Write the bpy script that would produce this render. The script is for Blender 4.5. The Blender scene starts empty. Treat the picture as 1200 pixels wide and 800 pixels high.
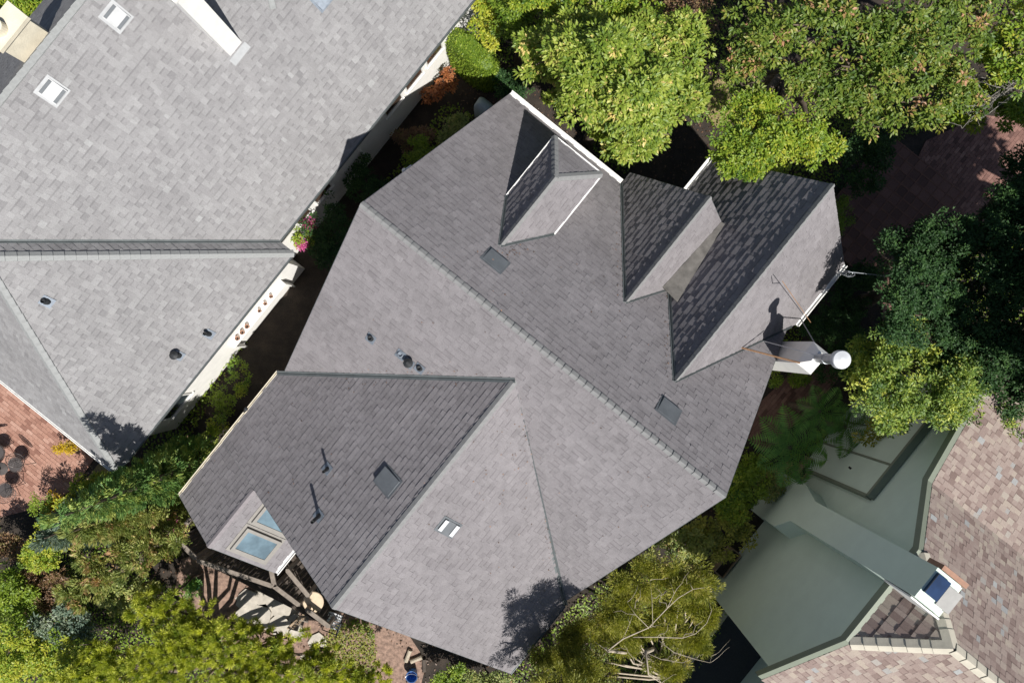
import bpy, bmesh, math, random
import numpy as np
from mathutils import Vector, Matrix
random.seed(7); RNG = np.random.default_rng(11)
scene = bpy.context.scene
COL = scene.collection

# ------------------------------------------------------------------ camera, sky, sun, exposure
ZE, DD = 3.2, 17.0                 # eave height of the houses, drone height above the eaves
HC = ZE + DD                       # drone height above the ground
FPX = 800.0                        # focal length in photograph pixels
cam_d = bpy.data.cameras.new("camera"); cam = bpy.data.objects.new("camera", cam_d); COL.objects.link(cam)
cam.location = (0, 0, HC); cam.rotation_euler = (0, 0, 0)
cam_d.sensor_width = 36.0; cam_d.lens = 24.0; cam_d.clip_end = 3000.0; cam_d.clip_start = 0.1
scene.camera = cam
SUNV = Vector((0.312, -0.622, 1.0)).normalized()      # towards the sun
world = bpy.data.worlds.new("World"); scene.world = world; world.use_nodes = True
wn = world.node_tree.nodes; wl = world.node_tree.links; wn.clear()
sky = wn.new("ShaderNodeTexSky"); sky.sky_type = 'NISHITA'; sky.sun_disc = False
sky.sun_elevation = math.asin(SUNV.z); sky.sun_rotation = math.atan2(SUNV.x, SUNV.y)
bg = wn.new("ShaderNodeBackground"); bg.inputs[1].default_value = 0.05
wo = wn.new("ShaderNodeOutputWorld"); wl.new(sky.outputs[0], bg.inputs[0]); wl.new(bg.outputs[0], wo.inputs[0])
sun_d = bpy.data.lights.new("sun", 'SUN'); sun_d.energy = 4.6; sun_d.angle = math.radians(0.53); sun_d.color = (1.0, 0.972, 0.925)
sun = bpy.data.objects.new("sun", sun_d); COL.objects.link(sun)
sun.rotation_euler = SUNV.to_track_quat('Z', 'Y').to_euler(); sun.location = (20, -30, 60)
scene.view_settings.view_transform = 'Standard'; scene.view_settings.look = 'None'
scene.view_settings.exposure = 0.45; scene.view_settings.gamma = 1.0
scene.render.engine = 'CYCLES'
scene.render.resolution_x = 1024; scene.render.resolution_y = 682

# ------------------------------------------------------------------ coordinates
SU = DD / FPX                      # metres per layout unit
UX, UY = 0.7792, 0.6268            # house axis u (along the main ridge)
VX, VY = -0.6268, 0.7792           # house axis v (across it)
def W(u, v, z):                    # layout units + metres -> world
    return Vector(((u*UX + v*VX)*SU, -(u*UY + v*VY)*SU, z))
def F(u, v, f):                    # height given as a fraction of DD above the eaves
    return W(u, v, ZE + f*DD)
def px(x, y, z):                   # point at height z that lies on the sight line through (x, y)
    k = (HC - z)/FPX
    return Vector(((x-600)*k, -(y-400)*k, z))
def upx(x, y, z):
    k = (HC - z)/DD; dx, dy = (x-600)*k, (y-400)*k
    return dx*UX + dy*UY, dx*VX + dy*VY
U3 = Vector((UX, -UY, 0)); V3 = Vector((VX, -VY, 0)); Z3 = Vector((0, 0, 1))

# ------------------------------------------------------------------ materials
def new_mat(name):
    m = bpy.data.materials.new(name); m.use_nodes = True
    nt = m.node_tree; nt.nodes.clear()
    out = nt.nodes.new("ShaderNodeOutputMaterial"); b = nt.nodes.new("ShaderNodeBsdfPrincipled")
    nt.links.new(b.outputs[0], out.inputs[0])
    return m, nt, b, out
def ramp(nt, stops, interp='LINEAR'):
    r = nt.nodes.new("ShaderNodeValToRGB"); r.color_ramp.interpolation = interp
    e = r.color_ramp.elements
    while len(e) < len(stops): e.new(0.5)
    for i, (p, c) in enumerate(stops):
        e[i].position = p; e[i].color = (c[0], c[1], c[2], 1)
    return r
def coords(nt, scale):
    tc = nt.nodes.new("ShaderNodeTexCoord"); mp = nt.nodes.new("ShaderNodeMapping")
    mp.inputs['Scale'].default_value = scale if hasattr(scale, '__len__') else (scale,)*3
    nt.links.new(tc.outputs['Object'], mp.inputs[0]); return mp
def noise(nt, scale, detail=4, rough=0.6):
    mp = coords(nt, 1.0); n = nt.nodes.new("ShaderNodeTexNoise")
    n.inputs['Scale'].default_value = scale; n.inputs['Detail'].default_value = detail; n.inputs['Roughness'].default_value = rough
    nt.links.new(mp.outputs[0], n.inputs['Vector']); return n
def mixc(nt, fac, a, b, mode='MIX'):
    m = nt.nodes.new("ShaderNodeMix"); m.data_type = 'RGBA'; m.blend_type = mode
    for s, v in ((m.inputs[0], fac), (m.inputs[6], a), (m.inputs[7], b)):
        if isinstance(v, (int, float)): s.default_value = v
        elif isinstance(v, tuple): s.default_value = (v[0], v[1], v[2], 1)
        else: nt.links.new(v, s)
    return m.outputs[2]
def bump(nt, b, src, strength, dist):
    bp = nt.nodes.new("ShaderNodeBump"); bp.inputs['Strength'].default_value = strength; bp.inputs['Distance'].default_value = dist
    nt.links.new(src, bp.inputs['Height']); nt.links.new(bp.outputs[0], b.inputs['Normal'])
def simple(name, c, rough=0.7, metal=0.0, var=0.12, nscale=6.0, bstr=0.15):
    m, nt, b, o = new_mat(name)
    n = noise(nt, nscale, 6)
    lo = tuple(x*(1-var) for x in c); hi = tuple(min(1, x*(1+var)) for x in c)
    r = ramp(nt, [(0.3, lo), (0.7, hi)]); nt.links.new(n.outputs[0], r.inputs[0])
    nt.links.new(r.outputs[0], b.inputs['Base Color'])
    b.inputs['Roughness'].default_value = rough; b.inputs['Metallic'].default_value = metal
    if bstr: n2 = noise(nt, nscale*8, 3); bump(nt, b, n2.outputs[0], bstr, 0.01)
    return m
def shingle_mat(name, stops, weather, streak):
    m, nt, b, o = new_mat(name)
    at = nt.nodes.new("ShaderNodeAttribute"); at.attribute_name = "tint"
    r = ramp(nt, stops); nt.links.new(at.outputs['Fac'], r.inputs[0])
    n1 = noise(nt, 0.55, 5, 0.65); r1 = ramp(nt, [(0.3, (1-weather,)*3), (0.72, (1+weather*0.4,)*3)]); nt.links.new(n1.outputs[0], r1.inputs[0])
    c = mixc(nt, 1.0, r.outputs[0], r1.outputs[0], 'MULTIPLY')
    n2 = noise(nt, 90.0, 2, 0.8); r2 = ramp(nt, [(0.35, (0.80,)*3), (0.65, (1.16,)*3)]); nt.links.new(n2.outputs[0], r2.inputs[0])
    c = mixc(nt, 1.0, c, r2.outputs[0], 'MULTIPLY')
    n3 = noise(nt, 4.5, 6, 0.75); r3 = ramp(nt, [(0.42, (1-streak,)*3), (0.52, (1.0,)*3)]); nt.links.new(n3.outputs[0], r3.inputs[0])
    c = mixc(nt, 1.0, c, r3.outputs[0], 'MULTIPLY')
    nt.links.new(c, b.inputs['Base Color']); b.inputs['Roughness'].default_value = 0.88
    b.inputs['Specular IOR Level'].default_value = 0.22
    bump(nt, b, n2.outputs[0], 0.35, 0.004)
    return m
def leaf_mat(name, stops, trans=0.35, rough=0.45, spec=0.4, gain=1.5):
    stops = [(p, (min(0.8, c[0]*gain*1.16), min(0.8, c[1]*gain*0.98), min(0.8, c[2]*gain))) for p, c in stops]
    m, nt, b, o = new_mat(name)
    at = nt.nodes.new("ShaderNodeAttribute"); at.attribute_name = "tint"
    r = ramp(nt, stops); nt.links.new(at.outputs['Fac'], r.inputs[0])
    nt.links.new(r.outputs[0], b.inputs['Base Color']); b.inputs['Roughness'].default_value = rough
    b.inputs['Specular IOR Level'].default_value = spec
    t = nt.nodes.new("ShaderNodeBsdfTranslucent")
    tc = mixc(nt, 1.0, r.outputs[0], (1.1, 1.15, 0.5), 'MULTIPLY'); nt.links.new(tc, t.inputs[0])
    mx = nt.nodes.new("ShaderNodeMixShader"); mx.inputs[0].default_value = trans
    nt.links.new(b.outputs[0], mx.inputs[1]); nt.links.new(t.outputs[0], mx.inputs[2]); nt.links.new(mx.outputs[0], o.inputs[0])
    return m
def tint_mat(name, stops, rough=0.85, nscale=40.0):
    m, nt, b, o = new_mat(name)
    at = nt.nodes.new("ShaderNodeAttribute"); at.attribute_name = "tint"
    r = ramp(nt, stops); nt.links.new(at.outputs['Fac'], r.inputs[0])
    n = noise(nt, nscale, 4); r2 = ramp(nt, [(0.3, (0.75,)*3), (0.7, (1.2,)*3)]); nt.links.new(n.outputs[0], r2.inputs[0])
    nt.links.new(mixc(nt, 1.0, r.outputs[0], r2.outputs[0], 'MULTIPLY'), b.inputs['Base Color'])
    b.inputs['Roughness'].default_value = rough; bump(nt, b, n.outputs[0], 0.3, 0.006)
    return m

M = {}
M['sh_main'] = shingle_mat("shingle_grey_plum", [(0.0, (0.160, 0.147, 0.153)), (0.35, (0.216, 0.201, 0.207)), (0.7, (0.248, 0.232, 0.238)), (1.0, (0.300, 0.284, 0.288))], 0.17, 0.10)
M['sh_left'] = shingle_mat("shingle_pale_grey", [(0.0, (0.195, 0.190, 0.193)), (0.4, (0.255, 0.248, 0.250)), (0.75, (0.305, 0.300, 0.300)), (1.0, (0.375, 0.378, 0.375))], 0.13, 0.06)
M['sh_right'] = shingle_mat("shingle_tan_blend", [(0.0, (0.189, 0.136, 0.119)), (0.3, (0.273, 0.206, 0.182)), (0.55, (0.343, 0.276, 0.241)), (0.75, (0.392, 0.332, 0.273)), (0.88, (0.315, 0.315, 0.311)), (1.0, (0.392, 0.399, 0.389))], 0.08, 0.03)
M['cap_main'] = simple("ridge_cap_grey", (0.205, 0.205, 0.203), 0.85, 0, 0.14, 9)
M['cap_annex'] = simple('ridge_cap_plum', (0.225, 0.203, 0.21), 0.85, 0, 0.14, 9)
M['cap_left'] = simple("ridge_cap_pale", (0.262, 0.268, 0.264), 0.85, 0, 0.14, 9)
M['cap_right'] = simple("ridge_cap_cream", (0.50, 0.46, 0.375), 0.85, 0, 0.10, 9)
M['deck'] = simple("roof_underlay", (0.05, 0.05, 0.055), 0.9)
M['flash'] = simple("dark_flashing", (0.135, 0.15, 0.152), 0.55, 0.3, 0.15, 5)
M['rollroof'] = simple("roll_roofing", (0.15, 0.14, 0.127), 0.9, 0, 0.35, 5)
M['white'] = simple("white_paint", (0.80, 0.79, 0.76), 0.5, 0, 0.06, 3, 0.05)
M['stucco'] = simple("white_stucco", (0.86, 0.84, 0.80), 0.85, 0, 0.06, 4, 0.3)
M['cream'] = simple("cream_stucco", (0.66, 0.60, 0.47), 0.85, 0, 0.12, 4, 0.3)
M['greystucco'] = simple("grey_stucco", (0.36, 0.35, 0.33), 0.85, 0, 0.1, 4, 0.3)
M['greenwall'] = simple("sage_green_stucco", (0.64, 0.745, 0.65), 0.82, 0, 0.035, 2.5, 0.25)
M['greentrim'] = simple("sage_green_trim", (0.21, 0.235, 0.18), 0.6, 0, 0.06, 3, 0.05)
M['metal'] = simple("galvanised_metal", (0.50, 0.52, 0.54), 0.35, 0.7, 0.12, 8, 0.05)
M['palemetal'] = simple("pale_metal", (0.62, 0.63, 0.64), 0.4, 0.15, 0.08, 8, 0.05)
M['darkmetal'] = simple("dark_metal", (0.035, 0.038, 0.042), 0.5, 0.3, 0.2, 8, 0.05)
M['blackpaint'] = simple("black_paint", (0.018, 0.02, 0.022), 0.6, 0, 0.2, 8, 0.05)
M['ventgrey'] = simple("vent_grey_paint", (0.115, 0.125, 0.135), 0.6, 0.1, 0.15, 4, 0.05)
M['leadgrey'] = simple("lead_flashing", (0.22, 0.25, 0.29), 0.5, 0.4, 0.2, 14, 0.1)
M['taupe'] = simple('taupe_frame', (0.22, 0.205, 0.185), 0.5, 0.2, 0.1, 8, 0.05)
M['midgrey'] = simple('mid_grey_paint', (0.36, 0.365, 0.37), 0.5, 0.1, 0.1, 8, 0.05)
M['copper'] = simple("rusty_rod", (0.38, 0.22, 0.12), 0.6, 0.2, 0.2, 20, 0.1)
M['timber'] = simple("weathered_timber", (0.215, 0.180, 0.150), 0.85, 0, 0.3, 7, 0.3)
M['darktimber'] = simple("dark_timber", (0.075, 0.058, 0.046), 0.85, 0, 0.3, 7, 0.3)
M['tanwood'] = simple("tan_wood", (0.33, 0.24, 0.16), 0.75, 0, 0.2, 9, 0.2)
M['bark'] = simple("bark", (0.12, 0.09, 0.065), 0.9, 0, 0.35, 6, 0.6)
M['palebark'] = simple("pale_bark", (0.40, 0.34, 0.26), 0.85, 0, 0.25, 8, 0.4)
M['greybark'] = simple('grey_bark', (0.19, 0.175, 0.155), 0.85, 0, 0.25, 8, 0.3)
M['terracotta'] = simple("terracotta", (0.33, 0.185, 0.125), 0.8, 0, 0.15, 12, 0.1)
M['jointbrick'] = simple('joint_brick', (0.17, 0.085, 0.06), 0.85, 0, 0.2, 12, 0.2)
M['tabletop'] = simple("beige_tabletop", (0.60, 0.47, 0.33), 0.7, 0, 0.12, 9, 0.1)
M['wire'] = simple("wire_mesh", (0.115, 0.10, 0.095), 0.5, 0.5, 0.2, 20, 0.05)
M['greenplastic'] = simple("green_plastic", (0.05, 0.20, 0.10), 0.45, 0, 0.15, 10, 0.05)
M['blueplastic'] = simple("blue_plastic", (0.05, 0.16, 0.42), 0.4, 0, 0.1, 10, 0.05)
M['paleblue'] = simple("pale_blue_cover", (0.34, 0.40, 0.44), 0.6, 0, 0.1, 6, 0.1)
M['cord'] = simple("grey_cable", (0.20, 0.22, 0.24), 0.6, 0, 0.1, 10, 0.05)
M['asphalt'] = simple("dark_asphalt", (0.035, 0.037, 0.040), 0.9, 0, 0.25, 30, 0.4)
M['kerbstone'] = simple("kerb_concrete", (0.36, 0.33, 0.24), 0.85, 0, 0.15, 10, 0.2)
M['flagstone'] = simple("pale_flagstone", (0.44, 0.40, 0.34), 0.85, 0, 0.22, 5, 0.3)
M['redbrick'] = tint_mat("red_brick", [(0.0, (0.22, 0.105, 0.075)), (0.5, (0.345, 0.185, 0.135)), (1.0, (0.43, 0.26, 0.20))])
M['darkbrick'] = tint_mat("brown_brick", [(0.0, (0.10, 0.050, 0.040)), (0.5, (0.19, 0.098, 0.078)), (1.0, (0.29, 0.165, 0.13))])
def glass_mat(name, c, rough=0.05):
    m, nt, b, o = new_mat(name); n = noise(nt, 2.2, 3)
    r = ramp(nt, [(0.35, tuple(x*0.6 for x in c)), (0.65, c)]); nt.links.new(n.outputs[0], r.inputs[0]); nt.links.new(r.outputs[0], b.inputs['Base Color'])
    b.inputs['Roughness'].default_value = rough; b.inputs['Specular IOR Level'].default_value = 0.8; b.inputs['Coat Weight'].default_value = 0.6
    return m
M['glass'] = glass_mat("skylight_glass", (0.155, 0.225, 0.265)); M['winglass'] = glass_mat("window_glass", (0.05, 0.065, 0.075))
M['browglass'] = glass_mat('brown_reflection_glass', (0.11, 0.075, 0.055)); M['blueglass'] = glass_mat("blue_cap_glass", (0.02, 0.05, 0.13))  # browglass: a brownish reflection is painted into the pane colour
def ground_mat():
    m, nt, b, o = new_mat("garden_soil")
    n = noise(nt, 1.3, 8, 0.7); r = ramp(nt, [(0.3, (0.016, 0.013, 0.010)), (0.5, (0.038, 0.029, 0.022)), (0.72, (0.075, 0.055, 0.04))])
    nt.links.new(n.outputs[0], r.inputs[0]); n2 = noise(nt, 35, 5, 0.8); r2 = ramp(nt, [(0.3, (0.5,)*3), (0.7, (1.4,)*3)]); nt.links.new(n2.outputs[0], r2.inputs[0])
    nt.links.new(mixc(nt, 1.0, r.outputs[0], r2.outputs[0], 'MULTIPLY'), b.inputs['Base Color']); b.inputs['Roughness'].default_value = 0.95
    bump(nt, b, n2.outputs[0], 0.8, 0.03); return m
M['soil'] = ground_mat()
M['mulch'] = simple("pink_bark_mulch", (0.25, 0.165, 0.125), 0.95, 0, 0.5, 9, 0.8)
M['lawn'] = simple("dry_grass", (0.24, 0.19, 0.085), 0.95, 0, 0.4, 14, 0.8)
# foliage
M['lf_magnolia'] = leaf_mat("leaf_magnolia", [(0.0, (0.040, 0.085, 0.014)), (0.45, (0.105, 0.170, 0.022)), (0.8, (0.185, 0.245, 0.045)), (1.0, (0.36, 0.31, 0.12))], gain=2.0)
M['lf_bright'] = leaf_mat("leaf_bright", [(0.0, (0.045, 0.105, 0.014)), (0.5, (0.125, 0.215, 0.020)), (1.0, (0.260, 0.300, 0.035))], gain=1.65)
M['lf_bronze'] = leaf_mat("leaf_bronze_tips", [(0.0, (0.030, 0.070, 0.012)), (0.5, (0.080, 0.140, 0.020)), (0.8, (0.145, 0.190, 0.032)), (0.93, (0.20, 0.155, 0.060)), (1.0, (0.27, 0.175, 0.10))], gain=1.75)
M['lf_brown'] = leaf_mat("leaf_brown", [(0.0, (0.06, 0.042, 0.022)), (0.6, (0.14, 0.095, 0.05)), (1.0, (0.12, 0.13, 0.04))], 0.2)
M['lf_rust'] = leaf_mat("leaf_rust", [(0.0, (0.14, 0.050, 0.020)), (0.6, (0.34, 0.15, 0.055)), (1.0, (0.46, 0.27, 0.12))], gain=1.1)
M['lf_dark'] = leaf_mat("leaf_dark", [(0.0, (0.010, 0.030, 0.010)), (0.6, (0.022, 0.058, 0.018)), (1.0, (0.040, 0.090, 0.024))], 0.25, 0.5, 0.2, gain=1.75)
M['lf_rosette'] = leaf_mat("leaf_rosette", [(0.0, (0.030, 0.068, 0.018)), (0.5, (0.085, 0.145, 0.026)), (1.0, (0.215, 0.260, 0.045))], gain=2.3)
M['lf_feather'] = leaf_mat("leaf_feathery", [(0.0, (0.055, 0.088, 0.014)), (0.5, (0.150, 0.180, 0.032)), (0.85, (0.235, 0.265, 0.055)), (1.0, (0.29, 0.28, 0.10))], 0.4, gain=1.9)
M['lf_pine'] = leaf_mat("leaf_pine", [(0.0, (0.060, 0.100, 0.014)), (0.5, (0.145, 0.185, 0.026)), (1.0, (0.27, 0.285, 0.050))], 0.4, gain=2.9)
M['lf_cypress'] = leaf_mat("leaf_cypress", [(0.0, (0.022, 0.060, 0.018)), (0.5, (0.058, 0.118, 0.032)), (1.0, (0.135, 0.175, 0.042))], 0.25, gain=2.7)
M['lf_olive'] = leaf_mat("leaf_olive", [(0.0, (0.055, 0.095, 0.022)), (0.5, (0.130, 0.180, 0.048)), (0.85, (0.205, 0.235, 0.07)), (1.0, (0.26, 0.19, 0.10))], 0.3, gain=1.8)
M['lf_blue'] = leaf_mat("leaf_blue_green", [(0.0, (0.040, 0.080, 0.055)), (0.5, (0.090, 0.150, 0.105)), (1.0, (0.170, 0.230, 0.150))], 0.25)
M['lf_yellow'] = leaf_mat("leaf_golden", [(0.0, (0.22, 0.20, 0.010)), (0.5, (0.42, 0.34, 0.012)), (1.0, (0.58, 0.46, 0.03))], gain=1.15)
M['lf_hedge'] = leaf_mat("leaf_hedge", [(0.0, (0.045, 0.095, 0.010)), (0.5, (0.105, 0.180, 0.018)), (1.0, (0.175, 0.250, 0.030))], gain=1.8)
M['lf_fern'] = leaf_mat("leaf_fern", [(0.0, (0.030, 0.085, 0.020)), (0.6, (0.060, 0.140, 0.030)), (1.0, (0.105, 0.180, 0.035))], 0.35, gain=2.8)
M['lf_pink'] = leaf_mat("leaf_pink_flower", [(0.0, (0.40, 0.06, 0.22)), (1.0, (0.62, 0.16, 0.40))], gain=1.0)
M['lf_litter'] = leaf_mat("leaf_litter", [(0.0, (0.05, 0.035, 0.02)), (0.5, (0.15, 0.10, 0.06)), (1.0, (0.32, 0.22, 0.14))], 0.1, gain=1.0)

# ------------------------------------------------------------------ object helpers
def tag(o, label=None, cat=None, group=None, kind=None):
    if label: o['label'] = label
    if cat: o['category'] = cat
    if group: o['group'] = group
    if kind: o['kind'] = kind
    return o
class Thing:
    """an Empty at a thing's base; parts built in world space are stored relative to it"""
    def __init__(s, name, loc, label, cat, group=None):
        s.o = bpy.data.objects.new(name, None); COL.objects.link(s.o); s.org = Vector(loc)
        s.o.location = s.org; s.o.empty_display_size = 0.2
        tag(s.o, label, cat, group)
    def part(s, name, verts, faces, mat, parent=None, tint=None, smooth=False, kind=None, label=None):
        return mesh_obj(name, verts, faces, mat, parent or s.o, s.org, tint, smooth, kind, label)
def mesh_obj(name, verts, faces, mat, parent=None, org=Vector((0, 0, 0)), tint=None, smooth=False, kind=None, label=None):
    me = bpy.data.meshes.new(name)
    me.from_pydata([tuple(Vector(v) - org) for v in verts], [], faces)
    if tint is not None:
        a = me.attributes.new("tint", 'FLOAT', 'FACE'); a.data.foreach_set("value", np.asarray(tint, dtype=np.float32))
    if smooth: me.polygons.foreach_set("use_smooth", [True]*len(me.polygons))
    me.materials.append(M[mat] if isinstance(mat, str) else mat); me.update()
    o = bpy.data.objects.new(name, me); COL.objects.link(o)
    if parent: o.parent = parent
    if kind: o['kind'] = kind
    if label: o['label'] = label
    return o
class G:                            # collects shapes of one part
    def __init__(s): s.v = []; s.f = []
    def add(s, v, f):
        n = len(s.v); s.v += [Vector(x) for x in v]; s.f += [tuple(i+n for i in q) for q in f]; return s
    def obox(s, c, ax, ay, az, hx, hy, hz):
        c = Vector(c); v = [c + ax*(hx*i) + ay*(hy*j) + az*(hz*k) for k in (-1, 1) for j in (-1, 1) for i in (-1, 1)]
        return s.add(v, [(0, 2, 3, 1), (4, 5, 7, 6), (0, 1, 5, 4), (2, 6, 7, 3), (0, 4, 6, 2), (1, 3, 7, 5)])
    def ubox(s, u0, u1, v0, v1, z0, z1):
        c = W((u0+u1)/2, (v0+v1)/2, (z0+z1)/2)
        return s.obox(c, U3, V3, Z3, (u1-u0)/2*SU, (v1-v0)/2*SU, (z1-z0)/2)
    def bar(s, a, b, w, h, up=None):
        a, b = Vector(a), Vector(b); d = (b-a); L = d.length; d.normalize()
        up = Vector(up) if up else (Z3 if abs(d.z) < 0.95 else Vector((1, 0, 0)))
        y = up.cross(d).normalized(); z = d.cross(y)
        return s.obox((a+b)/2, d, y, z, L/2, w/2, h/2)
    def tube(s, pts, rad, n=8, cap=True):
        pts = [Vector(p) for p in pts]; m = len(pts); rad = rad if hasattr(rad, '__len__') else [rad]*m
        vs = []; ref = None
        for i, p in enumerate(pts):
            d = (pts[min(i+1, m-1)] - pts[max(i-1, 0)]).normalized()
            if ref is None: ref = Vector((1, 0, 0)) if abs(d.x) < 0.8 else Vector((0, 1, 0))
            x = (ref - d*ref.dot(d)).normalized(); y = d.cross(x); ref = x
            vs += [p + (x*math.cos(t) + y*math.sin(t))*rad[i] for t in [2*math.pi*k/n for k in range(n)]]
        fs = [(i*n+k, i*n+(k+1) % n, (i+1)*n+(k+1) % n, (i+1)*n+k) for i in range(m-1) for k in range(n)]
        if cap: fs += [tuple(range(n))[::-1], tuple(range((m-1)*n, m*n))]
        return s.add(vs, fs)
    def lathe(s, c, prof, n=20, ax=None):
        c = Vector(c); z = Vector(ax).normalized() if ax else Z3
        x = (Vector((1, 0, 0)) - z*z.x).normalized(); y = z.cross(x); vs = []
        for r, h in prof: vs += [c + z*h + (x*math.cos(t)+y*math.sin(t))*r for t in [2*math.pi*k/n for k in range(n)]]
        m = len(prof)
        fs = [(i*n+k, i*n+(k+1) % n, (i+1)*n+(k+1) % n, (i+1)*n+k) for i in range(m-1) for k in range(n)]
        fs += [tuple(range(n))[::-1], tuple(range((m-1)*n, m*n))]
        return s.add(vs, fs)
    def prism(s, poly, dz):         # polygon of Vectors extruded by vector dz
        n = len(poly); a = [Vector(p) for p in poly]; b = [p + dz for p in a]
        return s.add(a+b, [tuple(range(n)), tuple(range(2*n-1, n-1, -1))] + [(i, i+n, (i+1) % n+n, (i+1) % n) for i in range(n)])
    def sphere(s, c, r, nu=12, nv=8, sc=(1, 1, 1)):
        prof = [(max(0.001, r*math.sin(math.pi*j/nv)), -r*math.cos(math.pi*j/nv)) for j in range(nv+1)]
        n0 = len(s.v); s.lathe(c, prof, nu); c = Vector(c)
        for i in range(n0, len(s.v)):
            d = s.v[i]-c; s.v[i] = c + Vector((d.x*sc[0], d.y*sc[1], d.z*sc[2]))
        return s
    def to(s, thing, name, mat, parent=None, smooth=False, kind=None, label=None, tint=None):
        return thing.part(name, s.v, s.f, mat, parent, tint, smooth, kind, label)
def solo(g, name, mat, label, cat, group=None, smooth=False, base=None):
    org = Vector(base) if base else Vector((sum(v.x for v in g.v)/len(g.v), sum(v.y for v in g.v)/len(g.v), min(v.z for v in g.v)))
    o = mesh_obj(name, g.v, g.f, mat, None, org, None, smooth); o.location = org
    return tag(o, label, cat, group)
def structure(g, name, mat, parent=None, kind='structure', tint=None):
    o = mesh_obj(name, g.v, g.f, mat, parent, Vector((0, 0, 0)), tint)
    if not parent: o['kind'] = kind
    return o

# ------------------------------------------------------------------ roofs
class Plane:
    """roof plane through three points, with its own along / down / normal frame"""
    def __init__(s, a, b, c):
        n = (b-a).cross(c-a).normalized()
        if n.z < 0: n = -n
        s.n = n; s.p = a.copy(); s.a = Z3.cross(n).normalized(); s.d = s.a.cross(n).normalized()
        if s.d.z > 0: s.d = -s.d; s.a = -s.a
    def to2(s, q): r = q - s.p; return (r.dot(s.a), r.dot(s.d))
    def at(s, x, y, h=0.0): return s.p + s.a*x + s.d*y + s.n*h
    def hit(s, x, y):               # where the sight line through (x, y) meets the plane
        o = Vector((0, 0, HC)); r = px(x, y, 0) - o
        t = (s.p - o).dot(s.n)/r.dot(s.n); return o + r*t
def clip(poly, a, b, c):            # keep a*x + b*y <= c
    out = []; n = len(poly)
    for i in range(n):
        p, q = poly[i], poly[(i+1) % n]; dp = a*p[0]+b*p[1]-c; dq = a*q[0]+b*q[1]-c
        if dp <= 0: out.append(p)
        if (dp < 0 < dq) or (dq < 0 < dp):
            t = dp/(dp-dq); out.append((p[0]+(q[0]-p[0])*t, p[1]+(q[1]-p[1])*t))
    return out
def convex_edges(poly):
    area = sum(poly[i][0]*poly[(i+1) % len(poly)][1]-poly[(i+1) % len(poly)][0]*poly[i][1] for i in range(len(poly)))
    p = poly if area > 0 else poly[::-1]; E = []
    for i in range(len(p)):
        (x0, y0), (x1, y1) = p[i], p[(i+1) % len(p)]
        a, b = (y1-y0), -(x1-x0); E.append((a, b, a*x0+b*y0))
    return E
def pixel(p):
    k = FPX/(HC-p.z); return 600+p.x*k, 400-p.y*k
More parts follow.
